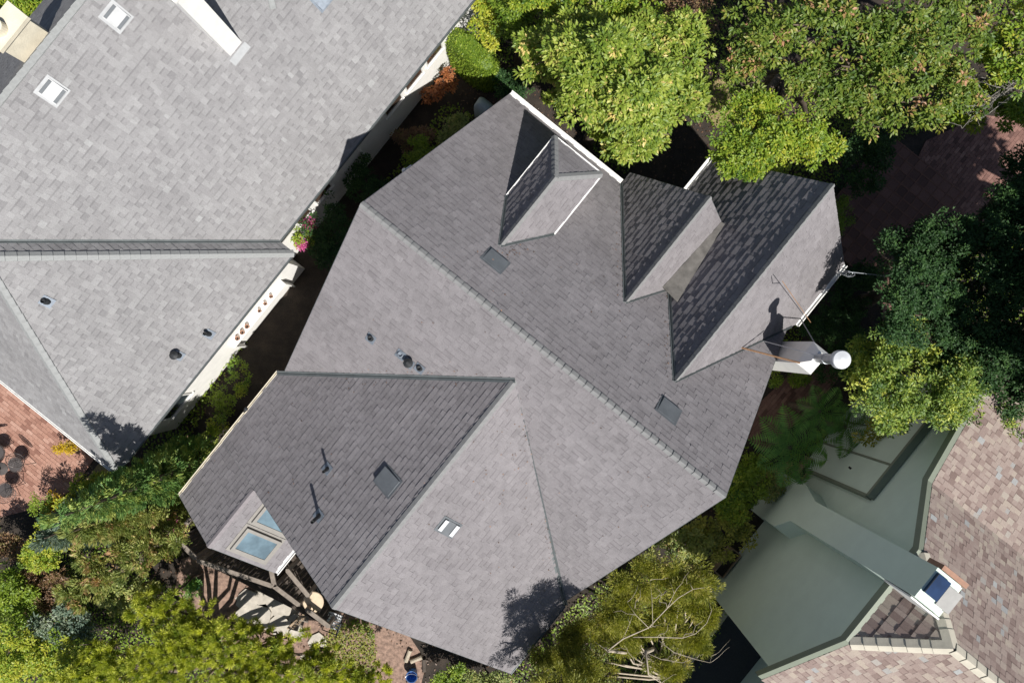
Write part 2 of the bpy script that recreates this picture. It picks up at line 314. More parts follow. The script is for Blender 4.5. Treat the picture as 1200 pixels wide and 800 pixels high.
class Roof:
    """gathers the shingles of one house; the 300 that show largest become parts, the rest one part per slope"""
    def __init__(s, thing, mat, wid=(0.09, 0.24), thick=(0.010, 0.016), spread=0.075):
        s.t = thing; s.mat = mat; s.tabs = []; s.wid = wid; s.thick = thick; s.spread = spread; s.band = 0.34
    def slope(s, pieces, expo=0.134, parent=None, outline=None, name='roof_slope', thickdeck=0.09, boost=1.0):
        P0 = pieces[0]; pl = Plane(P0[0], P0[1], P0[2])
        g = G(); off = pl.n*-0.004
        for pc in pieces: g.prism([p + off for p in pc][::1], Vector((0, 0, -thickdeck)))
        so = g.to(s.t, name, 'deck', parent)
        p2 = [[pl.to2(q) for q in pc] for pc in pieces]
        allp = [q for pc in p2 for q in pc]
        x0, x1 = min(q[0] for q in allp), max(q[0] for q in allp); y0, y1 = min(q[1] for q in allp), max(q[1] for q in allp)
        ed = [convex_edges(pc) for pc in p2]
        host = parent if parent else so
        ny = int((y1-y0)/expo)+2
        for j in range(ny):
            yb = y1 - j*expo + 0.02; yt = yb - expo
            x = x0 - random.random()*0.3
            dbl = random.random() < 0.5
            while x < x1:
                w = random.uniform(*s.wid); t = (s.thick[1] if dbl else s.thick[0])*random.uniform(0.8, 1.2)*boost
                tint = min(1, max(0, random.gauss(0.53 if dbl else 0.45, s.spread)))
                rect = [(x+0.0006, yt), (x+w-0.0006, yt), (x+w-0.0006, yb), (x+0.0006, yb)]
                for e in ed:
                    poly = rect
                    for (a, b, c) in e:
                        poly = clip(poly, a, b, c + (0.02*math.hypot(a, b) if (b > 0 and abs(a) < 1e-6*0+0.02*b) else 0.0))
                        if len(poly) < 3: break
                    if len(poly) < 3: continue
                    s.tabs.append((host, pl, poly, yt, yb, x+0.0006, x+w-0.0006, t, tint, dbl))
                x += w; dbl = (not dbl) if random.random() < 0.72 else dbl
        return so, pl
    def emit(s, tab):
        host, pl, poly, yt, yb, xa, xb, t, tint, dbl = tab
        V = []; FF = []; TT = []
        ys = yt + (yb-yt)*0.24           # thin tabs carry the darker printed shadow band below the course above
        for piece, tn in (((poly, tint),) if dbl else ((clip(poly, 0, 1, ys), max(0, tint-s.band)), (clip(poly, 0, -1, -ys), tint))):
            n = len(piece); m = len(V)
            if n < 3: continue
            top = []; bot = []
            for (x, y) in piece:
                k = (y-yt)/(yb-yt); top.append(pl.at(x, y, 0.0015 + t*(0.25+0.75*k))); bot.append(pl.at(x, y, -0.003))
            f = [tuple(range(m, m+n))]
            for i in range(n):
                j = (i+1) % n; p, q = piece[i], piece[j]
                if (abs(p[1]-yb) < 1e-4 and abs(q[1]-yb) < 1e-4) or (abs(p[0]-xa) < 1e-4 and abs(q[0]-xa) < 1e-4) or (abs(p[0]-xb) < 1e-4 and abs(q[0]-xb) < 1e-4):
                    f.append((m+i, m+i+n, m+j+n, m+j))
            V += top + bot
            if (top[1]-top[0]).cross(top[2]-top[1]).dot(pl.n) < 0: f = [q[::-1] for q in f]
            FF += f; TT += [tn]*len(f)
        return V, FF, TT
    def finish(s, keep=300):
        def area(tab):
            pl, poly = tab[1], tab[2]; q = [pixel(pl.at(x, y)) for x, y in poly]
            cx, cy = q[0]
            if not (4 < cx < 1196 and 4 < cy < 796): return 0
            return abs(sum(q[i][0]*q[(i+1) % len(q)][1]-q[(i+1) % len(q)][0]*q[i][1] for i in range(len(q))))/2
        order = sorted(range(len(s.tabs)), key=lambda i: -area(s.tabs[i])); big = set(order[:keep]); rest = {}
        for i, tab in enumerate(s.tabs):
            v, f, tt = s.emit(tab)
            if not f: continue
            if i in big: s.t.part('shingle', v, f, s.mat, tab[0], tt)
            else:
                r = rest.setdefault(tab[0].name, [tab[0], [], [], []]); n = len(r[1])
                r[1].extend(v); r[2].extend(tuple(k+n for k in q) for q in f); r[3].extend(tt)
        for host, v, f, ti in rest.values(): s.t.part('shingles', v, f, s.mat, host, ti, False, 'stuff')
def ridge_caps(thing, parent, A, B, n1, n2, mat, expo=0.178, half=0.092, name='ridge_cap', hi=0.044, lo=0.018):
    """folded caps from A to B; each cap's thick end points towards A"""
    A, B = Vector(A), Vector(B); d = (B-A); L = d.length; d.normalize()
    up = (n1+n2).normalized()
    s1 = d.cross(n1).normalized(); s2 = d.cross(n2).normalized()
    if s1.z > 0: s1 = -s1
    if s2.z > 0: s2 = -s2
    ln = expo*1.35; v = []
    for t, h in ((0.0, hi), (ln, lo)):
        for th in (0.0, 0.017):
            c = d*t + up*(h-th)
            v += [c + s1*half + n1*0.0, c, c + s2*half]
    # rows: front top 0-2, front bottom 3-5, back top 6-8, back bottom 9-11
    f = [(0, 1, 7, 6), (1, 2, 8, 7), (0, 3, 4, 1), (1, 4, 5, 2), (0, 6, 9, 3), (2, 5, 11, 8)]
    me = bpy.data.meshes.new(name); me.from_pydata([tuple(x) for x in v], [], f); me.materials.append(M[mat]); me.update()
    n = int(L/expo)
    for i in range(n+1):
        p = A + d*min(i*expo, L-ln)
        o = bpy.data.objects.new(name, me); COL.objects.link(o); o.parent = parent
        o.location = p - thing.org + up*random.uniform(0, 0.004)
def valley(thing, parent, A, B, n1, n2, wid=0.065, lift=0.022, mat='flash', name='valley_flashing'):
    A, B = Vector(A), Vector(B); d = (B-A).normalized()
    s1 = d.cross(n1).normalized(); s2 = d.cross(n2).normalized()
    if s1.z < 0: s1 = -s1
    if s2.z < 0: s2 = -s2
    up = (n1+n2).normalized(); v = []
    for p in (A, B):
        for q in (s1*wid+n1*lift, s1*(wid*0.25)+n1*lift, up*(lift+0.022), s2*(wid*0.25)+n2*lift, s2*wid+n2*lift): v.append(p+q)
        for q in (s1*wid-n1*0.01, up*-0.01, s2*wid-n2*0.01): v.append(p+q)
    f = [(i, i+1, i+9, i+8) for i in range(4)] + [(0, 8, 13, 5), (4, 7, 15, 12), (0, 5, 6, 2), (4, 2, 6, 7)]
    thing.part(name, v, f, mat, parent)
def gutter(thing, parent, A, B, out, mat='white', w=0.11, h=0.09, name='gutter'):
    A, B = Vector(A), Vector(B); d = (B-A).normalized(); o = Vector(out).normalized()
    prof = [(0, 0.012), (0, -h), (w, -h), (w, 0.012), (w-0.018, 0.012), (w-0.018, -h+0.05), (0.018, -h+0.05), (0.018, 0.012)]
    n = len(prof); v = [p + o*x + Z3*y for p in (A, B) for x, y in prof]
    f = [(i, (i+1) % n, (i+1) % n+n, i+n) for i in range(n)] + [tuple(range(n))[::-1], tuple(range(n, 2*n))]
    thing.part(name, v, f, mat, parent)
def rake(thing, parent, A, B, out, mat='white', w=0.025, h=0.16, name='rake_board'):
    A, B = Vector(A), Vector(B); o = Vector(out).normalized()
    g = G(); g.prism([A, B, B-Z3*h, A-Z3*h], o*w); g.to(thing, name, mat, parent)
def gable_wall(thing, foot, mat, name='wall'):
    """closed wall block: foot = [(u, v, top z)], base at the ground"""
    n = len(foot); v = [W(u, w, -0.05) for u, w, z in foot] + [W(u, w, z) for u, w, z in foot]
    thing.part(name, v, [(i, (i+1) % n, (i+1) % n+n, i+n) for i in range(n)], mat)
def stack_pipe(thing, parent, pl, x, y, rad, h, mat='blackpaint', plate=0.11, cap=False, platemat='leadgrey'):
    c = pl.hit(x, y); g = G()
    prof = [(rad*1.5, -0.02), (rad*1.45, 0.05), (rad, 0.09), (rad, h)]
    if cap: prof += [(rad*1.9, h), (rad*1.9, h+0.04), (rad*0.6, h+0.09)]
    else: prof += [(rad*0.8, h), (rad*0.8, h-0.05)]
    g.lathe(c, prof, 12); o = g.to(thing, 'vent_pipe', mat, parent, smooth=False)
    g = G(); g.obox(c + pl.n*0.021, pl.a, pl.d, pl.n, plate, plate*1.15, 0.004); g.to(thing, 'pipe_flashing', platemat, parent)
def flat_vent(thing, parent, pl, x, y, wa, wd, h=0.07, mat='ventgrey', edge=None, name='roof_vent'):
    c = pl.hit(x, y); g = G()
    v = []
    for hh, k in ((0.0, 1.0), (h, 0.96)):
        for i, j in ((-1, -1), (1, -1), (1, 1), (-1, 1)):
            v.append(c + pl.a*(wa/2*i*k) + pl.d*(wd/2*j*k) + pl.n*(hh if j > 0 or hh == 0 else max(0.02, hh*0.45)))
    g.add(v, [(4, 5, 6, 7), (0, 1, 5, 4), (1, 2, 6, 5), (2, 3, 7, 6), (3, 0, 4, 7)])
    g.obox(c + pl.n*0.019, pl.a, pl.d, pl.n, wa/2+0.04, wd/2+0.04, 0.003)
    return g.to(thing, name, mat, parent)

# ------------------------------------------------------------------ ground
g = G(); g.add([(-400, -400, 0), (400, -400, 0), (400, 400, 0), (-400, 400, 0)], [(0, 1, 2, 3)]); structure(g, 'ground', 'soil')
def sheet(name, pts, z, mat):
    g = G(); g.add([px(x, y, z) for x, y in pts], [tuple(range(len(pts)))[::-1]]); return structure(g, name, mat)
def bricks(parent, pts, z, along, bl, bw, mat, gap=0.006, h=0.05, herring=False):
    """running-bond pavers clipped to a convex outline, one part of real bricks"""
    c = px(pts[0][0], pts[0][1], z); a = along.normalized(); b = Vector((-a.y, a.x, 0))
    p2 = [((px(x, y, z)-c).dot(a), (px(x, y, z)-c).dot(b)) for x, y in pts]; ed = convex_edges(p2)
    x0, x1 = min(p[0] for p in p2), max(p[0] for p in p2); y0, y1 = min(p[1] for p in p2), max(p[1] for p in p2)
    v = []; f = []; ti = []; r = 0; y = y0
    while y < y1:
        x = x0 - (bl/2 if r % 2 else 0) - random.random()*0.02
        while x < x1:
            poly = [(x+gap/2, y+gap/2), (x+bl-gap/2, y+gap/2), (x+bl-gap/2, y+bw-gap/2), (x+gap/2, y+bw-gap/2)]
            for e in ed:
                poly = clip(poly, *e)
                if len(poly) < 3: break
            if len(poly) >= 3:
                hh = z + h*0.2 + random.uniform(-0.004, 0.004); n = len(v); k = len(poly)
                v += [c.xy.to_3d() + a*q[0] + b*q[1] + Z3*hh for q in poly] + [c.xy.to_3d() + a*q[0] + b*q[1] + Z3*(hh-h) for q in poly]
                fs = [tuple(range(n, n+k))] + [(n+i, n+i+k, n+(i+1) % k+k, n+(i+1) % k) for i in range(k)]
                f += fs; ti += [min(1, max(0, random.gauss(0.5, 0.22)))]*len(fs)
            x += bl
        y += bw; r += 1
    return mesh_obj('bricks', v, f, mat, parent, Vector((0, 0, 0)), ti, False, 'stuff')
patio = sheet('brick_patio', [(-120, 360), (0, 440), (122, 535), (92, 572), (60, 596), (0, 612), (-120, 640)], 0.012, 'soil')
bricks(patio, [(-120, 380), (0, 448), (112, 535), (86, 572), (55, 592), (0, 606), (-120, 630)], 0.025, U3, 0.215, 0.105, 'redbrick')
sheet('dry_lawn', [(78, 570), (128, 530), (160, 560), (100, 600), (85, 600)], 0.008, 'lawn')
path = sheet('brick_path', [(985, 190), (1180, 120), (1230, 190), (1090, 330), (1020, 480), (880, 540), (850, 470), (940, 400)], 0.012, 'soil')
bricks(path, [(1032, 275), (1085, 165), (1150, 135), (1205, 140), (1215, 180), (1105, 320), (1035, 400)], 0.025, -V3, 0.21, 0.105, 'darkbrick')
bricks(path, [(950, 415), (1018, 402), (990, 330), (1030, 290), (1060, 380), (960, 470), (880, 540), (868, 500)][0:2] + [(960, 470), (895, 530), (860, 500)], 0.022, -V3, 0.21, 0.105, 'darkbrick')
# square pavers with brick joints beside the path
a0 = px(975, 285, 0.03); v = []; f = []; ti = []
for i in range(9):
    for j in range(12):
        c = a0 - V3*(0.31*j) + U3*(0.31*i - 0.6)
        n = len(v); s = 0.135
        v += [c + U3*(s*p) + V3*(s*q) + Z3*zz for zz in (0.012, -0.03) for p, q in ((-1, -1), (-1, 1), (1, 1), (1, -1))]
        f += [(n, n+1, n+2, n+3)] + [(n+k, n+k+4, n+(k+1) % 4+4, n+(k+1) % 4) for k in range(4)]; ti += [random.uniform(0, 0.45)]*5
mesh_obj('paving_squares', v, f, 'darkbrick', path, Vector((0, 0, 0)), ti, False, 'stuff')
g = G()
for i in range(10): g.bar(a0 + U3*(0.31*(i-0.5)-0.6) + V3*0.2 + Z3*0.006, a0 + U3*(0.31*(i-0.5)-0.6) - V3*3.6 + Z3*0.006, 0.035, 0.03)
for j in range(13): g.bar(a0 - V3*(0.31*(j-0.5)) - U3*0.75 + Z3*0.004, a0 - V3*(0.31*(j-0.5)) + U3*2.1 + Z3*0.004, 0.035, 0.03)
mesh_obj('joint_bricks', g.v, g.f, 'jointbrick', path)
sheet('mulch_bed', [(212, 655), (232, 648), (330, 700), (420, 722), (480, 745), (500, 775), (490, 815), (420, 830), (300, 790), (225, 720), (205, 690)], 0.006, 'mulch')
sheet('driveway', [(800, 800), (858, 712), (960, 830), (900, 900), (780, 870)], 0.010, 'asphalt')
solo(G().bar(px(790, 796, 0.12), px(851, 714, 0.12), 0.16, 0.26), 'kerb_wall', 'kerbstone', 'low beige kerb wall edging the dark driveway', 'kerb')
sheet('tan_clearing', [(832, 95), (850, 92), (862, 140), (840, 150), (826, 130)], 0.02, 'lawn')

# ------------------------------------------------------------------ the main house
V0 = -11.5; UB, UG = -184.0, 238.0; RM, WM = 0.230, 212.0
zm = lambda v: RM*(1-abs(v-V0)/WM)
house = Thing('shingled_house', W(27, 20, 0), 'house with plum-grey shingle roof of many gables, dormer and round-capped chimney', 'house')
HR = Roof(house, 'sh_main')
# main right slope (towards -v), split in convex strips
zE, uE, hE = 0.168, 148.0, 98.0; zN, uN, hN = 0.131, 65.0, 80.0
vE = V0-WM*(1-zE/RM); vN = V0-WM*(1-zN/RM); uQ, zQ = 96.4, 0.0796; vQ = V0-WM*(1-zQ/RM)
EV = -223.5
def R(u, v): return F(u, v, zm(v))
vGr = -211.0
strips = [[R(UB, V0), R(-15, V0), R(-15, EV), R(UB, EV)], [R(-15, V0), R(uN, V0), R(uN, vN), R(-15, EV)],
          [R(uN, V0), R(uQ, V0), R(uQ, vQ), R(uN, vN)], [R(uQ, V0), R(uE, V0), R(uE, vE), R(uQ, vQ)], [R(uE, V0), R(UG, V0), R(UG, vGr), R(uE, vE)]]
sMR, pMR = HR.slope(strips)
# main left slope (towards +v) with the wing's valleys
uW, zW, hW = 25.5, 0.189, 216.0; vW = V0+WM*(1-zW/RM)
zw = lambda u: zW*(1-abs(u-uW)/hW)
vv = lambda u: V0+WM*(1-zw(u)/RM)
sML, pML = HR.slope([[R(UB, V0), R(uW, V0), R(uW, vW), R(UB, vv(UB))], [R(uW, V0), R(UG, V0), R(UG, vv(UG)), R(uW, vW)]])
WE0, WE1, WV = uW-hW, uW+hW, 304.0
sWL, pWL = HR.slope([[F(uW, vW, zW), F(uW, WV, zW), F(WE0, WV, 0), F(WE0, 200.5, 0)]], boost=1.0)
sWR, pWR = HR.slope([[F(uW, vW, zW), F(uW, WV, zW), F(WE1, WV, 0), F(WE1, 200.5, 0)]])
# east cross gable
ze = lambda u: zE*(1-abs(u-uE)/hE)
EU0, EU1, EVE = uE-hE, uE+hE, -315.0
sED, pED = HR.slope([[F(uE, vE, zE), F(uE, -241, zE), F(uQ, -241, zQ), F(uQ, vQ, zQ)], [F(uE, -241, zE), F(uE, EVE, zE), F(EU0, EVE, 0), F(EU0, -241, 0)]], expo=0.158, boost=1.25)
sEL, pEL = HR.slope([[F(uE, vE, zE), F(uE, EVE, zE), F(EU1, EVE, 0), F(EU1, EV, 0)]])
# north small gable
sND, pND = HR.slope([[F(uN, vN, zN), F(uN, -241, zN), F(uN-hN, -241, 0), F(uN-hN, EV, 0)]], expo=0.158, boost=1.25)
sNL, pNL = HR.slope([[F(uN, vN, zN), F(uN, -241, zN), F(uQ, -241, zQ), F(uQ, vQ, zQ)]])
# roll roofing saddle over the valley between the two gables
g = G(); sad = [F(uQ-1.5, -241, zQ+0.004), F(uQ+2.5, -241, zQ+0.006), F(uQ+13, vQ+9, zQ+0.0245), F(uQ-8, vQ+5, zQ+0.0150)]
g.prism(sad, Vector((0, 0, -0.05))); g.to(house, 'saddle', 'rollroof', sED, label='brownish roll roofing saddle between two gables')
# annex gable
uA, hA, zA, AV = -119.0, 71.5, 0.0617, 386.0; dz = -0.0022
sAL, pAL = HR.slope([[F(uA, WV-0.5, zA+dz), F(uA, AV, zA+dz), F(WE0, AV, dz), F(WE0, WV-0.5, dz)]])
sAR, pAR = HR.slope([[F(uA, WV-26, zA+dz), F(uA, AV, zA+dz), F(uA+hA, AV, dz), F(uA+hA, WV-26, dz)]])
# dormer with hipped front
uD, hD, zD, zDe, vDf, vDh = -67.0, 31.0, 0.1723, 0.120, -192.0, -150.0
vD0 = V0-WM*(1-zD/RM); vDe = V0-WM*(1-zDe/RM)
g = G()
for (u0, u1, v0, v1) in ((uD-26, uD-24.5, vDe, vDf+6), (uD+24.5, uD+26, vDe, vDf+6), (uD-26, uD+26, vDf+4.5, vDf+6)):
    a = F(u0, v0, zm(v0)); b = F(u0, v1, zm(v1)); g.add([F(u0, v0, zm(v0)-0.004), F(u1, v0, zm(v0)-0.004), F(u1, v1, zm(v1)-0.004), F(u0, v1, zm(v1)-0.004), F(u0, v0, zDe), F(u1, v0, zDe), F(u1, v1, zDe), F(u0, v1, zDe)],
        [(0, 1, 5, 4), (1, 2, 6, 5), (2, 3, 7, 6), (3, 0, 4, 7)])
dormer = g.to(house, 'dormer', 'stucco')
g = G(); g.ubox(uD-14, uD+14, vDf+3.6, vDf+4.4, ZE+0.055*DD, ZE+0.108*DD); g.to(house, 'window', 'winglass', dormer)
sDL, pDL = HR.slope([[F(uD, vD0, zD), F(uD, vDh, zD), F(uD-hD, vDf, zDe), F(uD-hD, vDe, zDe)]], expo=0.158, parent=dormer, boost=1.2)
sDR, pDR = HR.slope([[F(uD, vD0, zD), F(uD, vDh, zD), F(uD+hD, vDf, zDe), F(uD+hD, vDe, zDe)]], parent=dormer)
sDF, pDF = HR.slope([[F(uD, vDh, zD), F(uD-hD, vDf, zDe), F(uD+hD, vDf, zDe)]], parent=dormer)
HR.finish()
# ridge caps
ridge_caps(house, sMR, F(UB, V0, RM), F(UG, V0, RM), pMR.n, pML.n, 'cap_main', 0.178)
ridge_caps(house, sWR, F(uW, WV, zW), F(uW, vW, zW), pWL.n, pWR.n, 'cap_main', 0.178)
ridge_caps(house, sEL, F(uE, EVE, zE), F(uE, vE, zE), pED.n, pEL.n, 'cap_main', 0.19, hi=0.075, lo=0.03)
ridge_caps(house, sNL, F(uN, -241, zN), F(uN, vN, zN), pND.n, pNL.n, 'cap_main', 0.19, hi=0.075, lo=0.03)
ridge_caps(house, dormer, F(uD, vDh, zD), F(uD, vD0, zD), pDL.n, pDR.n, 'cap_main', 0.178, 0.10, hi=0.07, lo=0.03)
ridge_caps(house, dormer, F(uD-hD, vDf, zDe), F(uD, vDh, zD), pDL.n, pDF.n, 'cap_main', 0.178, 0.09)
ridge_caps(house, dormer, F(uD+hD, vDf, zDe), F(uD, vDh, zD), pDR.n, pDF.n, 'cap_main', 0.178, 0.09)
ridge_caps(house, sAR, F(uA, AV, zA+dz), F(uA, WV+2, zA+dz), pAL.n, pAR.n, 'cap_annex', 0.178, 0.085)
# valleys
valley(house, sWL, F(uW, vW, zW), R(WE0, 200.5), pML.n, pWL.n); valley(house, sWR, F(uW, vW+4, zW-0.004), R(WE1, 200.5), pML.n, pWR.n)
valley(house, sND, F(uN, vN, zN), R(-15, EV), pMR.n, pND.n, 0.055); valley(house, sNL, F(uN, vN, zN), R(uQ, vQ), pMR.n, pNL.n, 0.035)
valley(house, sED, F(uE, vE, zE), R(uQ, vQ), pMR.n, pED.n, 0.055); valley(house, sEL, F(uE, vE, zE), R(UG+4, vGr-6), pMR.n, pEL.n, 0.035)
valley(house, dormer, F(uD, vD0, zD), F(uD-hD, vDe, zDe), pMR.n, pDL.n, 0.05); valley(house, dormer, F(uD, vD0, zD), F(uD+hD, vDe, zDe), pMR.n, pDR.n, 0.04)
# gutters and rake boards
gutter(house, sMR, F(UB, EV, 0), F(-17, EV, 0), -V3, w=0.125); gutter(house, sWL, F(WE0, 199, 0), F(WE0, WV, 0), -U3, 'cream', 0.065)
gutter(house, sAL, F(WE0, WV+0.5, dz), F(WE0, AV, dz), -U3, 'cream', 0.065); gutter(house, sAR, F(uA+hA, AV, dz), F(uA+hA, WV-22, dz), U3, w=0.11)
gutter(house, sWR, F(WE1, 203, 0), F(WE1, WV, 0), U3, 'flash', 0.05); gutter(house, sEL, F(EU1, EV-1, 0), F(EU1, EVE, 0), U3, w=0.11)
gutter(house, sED, F(EU0, -244, 0), F(EU0, EVE, 0), -U3, w=0.12)
for s_, a_, b_, o_ in ((sMR, F(UB, V0, RM), R(UB, EV), -U3), (sML, F(UB, V0, RM), R(UB, vv(UB)), -U3), (sMR, F(UG, V0, RM), R(UG, vGr), U3), (sML, F(UG, V0, RM), R(UG, vv(UG)), U3),
                       (sWL, F(uW, WV, zW), F(WE0, WV, 0), V3), (sWR, F(uW, WV, zW), F(WE1, WV, 0), V3), (sED, F(uE, EVE, zE), F(EU0, EVE, 0), -V3), (sEL, F(uE, EVE, zE), F(EU1, EVE, 0), -V3),
                       (sND, F(uN, -241, zN), F(uN-hN, -241, 0), -V3), (sNL, F(uN, -241, zN), F(uQ, -241, zQ), -V3), (sAL, F(uA, AV, zA+dz), F(WE0, AV, dz), V3), (sAR, F(uA, AV, zA+dz), F(uA+hA, AV, dz), V3)):
    rake(house, s_, a_-Z3*0.01, b_-Z3*0.01, o_, 'flash', 0.018)
for a_, b_, o_ in ((F(uD-hD, vDf, zDe), F(uD-hD, vDe+2, zDe), -U3), (F(uD+hD, vDf, zDe), F(uD+hD, vDe+2, zDe), U3), (F(uD-hD, vDf, zDe), F(uD+hD, vDf, zDe), -V3)):
    gutter(house, dormer, a_, b_, o_, 'white', 0.034, 0.06, 'eave_trim')
# walls (inside the roof outline)
t = 0.15
gable_wall(house, [(-168, EV+20, ZE), (224, EV+20, ZE), (224, V0, ZE+RM*0.9*DD), (224, 186, ZE), (-168, 186, ZE), (-168, V0, ZE+RM*0.9*DD)], 'greystucco')
gable_wall(house, [(WE0+17, 150, ZE-0.2), (WE1-17, 150, ZE-0.2), (WE1-17, WV-22, ZE), (uW, WV-22, ZE+zW*0.92*DD), (WE0+17, WV-22, ZE)], 'greystucco')
gable_wall(house, [(EU0+10, -120, ZE-0.2), (EU1-14, -120, ZE-0.2), (EU1-14, EVE+14, ZE), (uE, EVE+14, ZE+zE*0.88*DD), (EU0+12, EVE+14, ZE)], 'greystucco')
gable_wall(house, [(-6, -180, ZE-0.2), (90, -180, ZE-0.2), (90, -234, ZE+0.6), (uN, -234, ZE+zN*0.88*DD), (-4, -234, ZE)], 'greystucco')
gable_wall(house, [(WE0+16, WV-30, ZE-0.3), (uA+hA-14, WV-30, ZE-0.3), (uA+hA-14, AV-16, ZE-0.05), (uA, AV-16, ZE+zA*0.78*DD), (WE0+16, AV-16, ZE-0.05)], 'greystucco')
# roof fittings
stack_pipe(house, sWL, pWL, 374, 604, 0.04, 0.52); stack_pipe(house, sWL, pWL, 384, 549, 0.035, 0.34)
stack_pipe(house, sML, pML, 435, 396, 0.05, 0.16); stack_pipe(house, sML, pML, 470, 415, 0.06, 0.10, 'leadgrey'); stack_pipe(house, sML, pML, 480, 425, 0.055, 0.2, cap=True); stack_pipe(house, sML, pML, 492, 431, 0.05, 0.14)
flat_vent(house, sWL, pWL, 455, 564, 0.40, 0.52, 0.09, 'ventgrey'); flat_vent(house, sMR, pMR, 580, 306, 0.46, 0.36, 0.06, 'ventgrey'); flat_vent(house, sMR, pMR, 783, 481, 0.44, 0.38, 0.06, 'ventgrey')
fv = flat_vent(house, sWR, pWR, 525, 617, 0.30, 0.46, 0.05, 'ventgrey'); c = pWR.hit(525, 617)
for k in (-1, 1): G().obox(c + pWR.d*0.165*k + pWR.n*0.062, pWR.a, pWR.d, pWR.n, 0.135, 0.05, 0.006).to(house, 'roof_vent_plate', 'palemetal', sWR)
G().sphere(pWL.hit(290, 480) + pWL.n*0.05, 0.05).bar(pWL.hit(290, 480), pWL.hit(288, 482) + Z3*0.12, 0.03, 0.03).to(house, 'flood_light', 'darkmetal', sWL)
G().sphere(px(474, 200, 3.3), 0.07, 8, 6).bar(px(474, 200, 3.3), px(482, 194, 3.25), 0.04, 0.04).to(house, 'lamp', 'white', sMR)
def skylight(pl, par, x, y, wa, wd):
    c = pl.hit(x, y); g = G(); h = 0.10
    for i, j, a, b in ((-1, 0, 0.04, wd/2), (1, 0, 0.04, wd/2), (0, -1, wa/2-0.08, 0.04), (0, 1, wa/2-0.08, 0.04)):
        g.obox(c + pl.a*(i*(wa/2-0.04)) + pl.d*(j*(wd/2-0.04)) + pl.n*(h/2), pl.a, pl.d, pl.n, a, b, h/2)
    g.to(house, 'skylight_frame', 'taupe', par)
    G().obox(c + pl.n*0.075, pl.a, pl.d, pl.n, wa/2-0.075, wd/2-0.075, 0.01).to(house, 'skylight_pane', 'glass', par)
    g = G(); g.obox(c + pl.n*0.022, pl.a, pl.d, pl.n, wa/2+0.07, wd/2+0.07, 0.006); g.to(house, 'skylight_flashing', 'taupe', par)
skylight(pAR, sAR, 300, 637, 0.66, 0.98); skylight(pAR, sAR, 324, 607, 0.62, 0.98)
# chimney with metal flue, cap and braces
g = G(); cu0, cu1, cv0, cv1 = 240, 259, -193, -165; zt = ZE+0.128*DD
g.ubox(cu0, cu1, cv0, cv1, 0, zt)
cc = W(249.5, -179, 0)
base = [W(a, b, zt) for a, b in ((cu0, cv0), (cu1, cv0), (cu1, cv1), (cu0, cv1))]; topq = [W(249.5+(a-249.5)*0.45, -179+(b+179)*0.45, zt+0.32) for a, b in ((cu0, cv0), (cu1, cv0), (cu1, cv1), (cu0, cv1))]
g.add(base+topq, [(4, 5, 6, 7)] + [(i, (i+1) % 4, (i+1) % 4+4, i+4) for i in range(4)])
chim = g.to(house, 'chimney', 'stucco', label='white stucco chimney stack')
ft = ZE+0.205*DD; c0 = Vector((cc.x, cc.y, zt+0.2))
g = G(); g.lathe(c0, [(0.105, 0), (0.105, 0.45), (0.112, 0.45), (0.112, 0.50), (0.105, 0.50), (0.105, ft-zt-0.28)], 18); g.to(house, 'flue', 'metal', chim, smooth=False)
g = G(); g.lathe(Vector((cc.x, cc.y, ft-0.1)), [(0.12, 0), (0.185, 0.01), (0.185, 0.13), (0.172, 0.15), (0.05, 0.185), (0.01, 0.19)], 28); g.to(house, 'flue_cap', 'palemetal', chim)
fl = Vector((cc.x, cc.y, ft-0.45))
def brace(a, b, r, mat, name='brace'): G().tube([a, b], r, 6).to(house, name, mat, chim)
brace(fl, pEL.hit(893, 399), 0.012, 'palemetal'); brace(W(241, -166, zt+0.12), pMR.hit(864, 406), 0.020, 'copper'); brace(fl - Z3*0.3, pEL.hit(938, 373), 0.014, 'cord')
brace(pEL.hit(905, 332), pEL.hit(905, 332) + Z3*0.55 + V3*0.05, 0.010, 'cord', 'mast'); brace(pEL.hit(905, 332) + Z3*0.55, pEL.hit(945, 378) + Z3*0.25, 0.008, 'copper', 'wire')
pe = px(986, 320, 3.3); g = G(); g.tube([pe - V3*0 + Vector((-0.1, 0, -0.3)), pe, pe + Vector((0.02, 0, 0.35))], 0.025, 8)
for k in range(3):
    cN = pe + Vector((0.1+0.03*k, -0.02*k, 0.05*k)); g.tube([cN + Vector((0.11*math.cos(t_), 0.06*math.sin(t_), 0.03*math.sin(t_*2+k))) for t_ in [i*math.pi/8 for i in range(17)]], 0.009, 5, False)
g.to(house, 'service_mast', 'metal', sEL)
solo(G().tube([pe + Vector((0.05, 0, 0.3)) + Vector((3.0*k, -0.35*k, 0.5*k - 0.9*k*(4-k)*0.12)) for k in [i*0.5 for i in range(9)]], 0.012, 5), 'service_cable', 'cord', 'thin grey overhead cable running from the roof corner mast towards trees', 'cable')

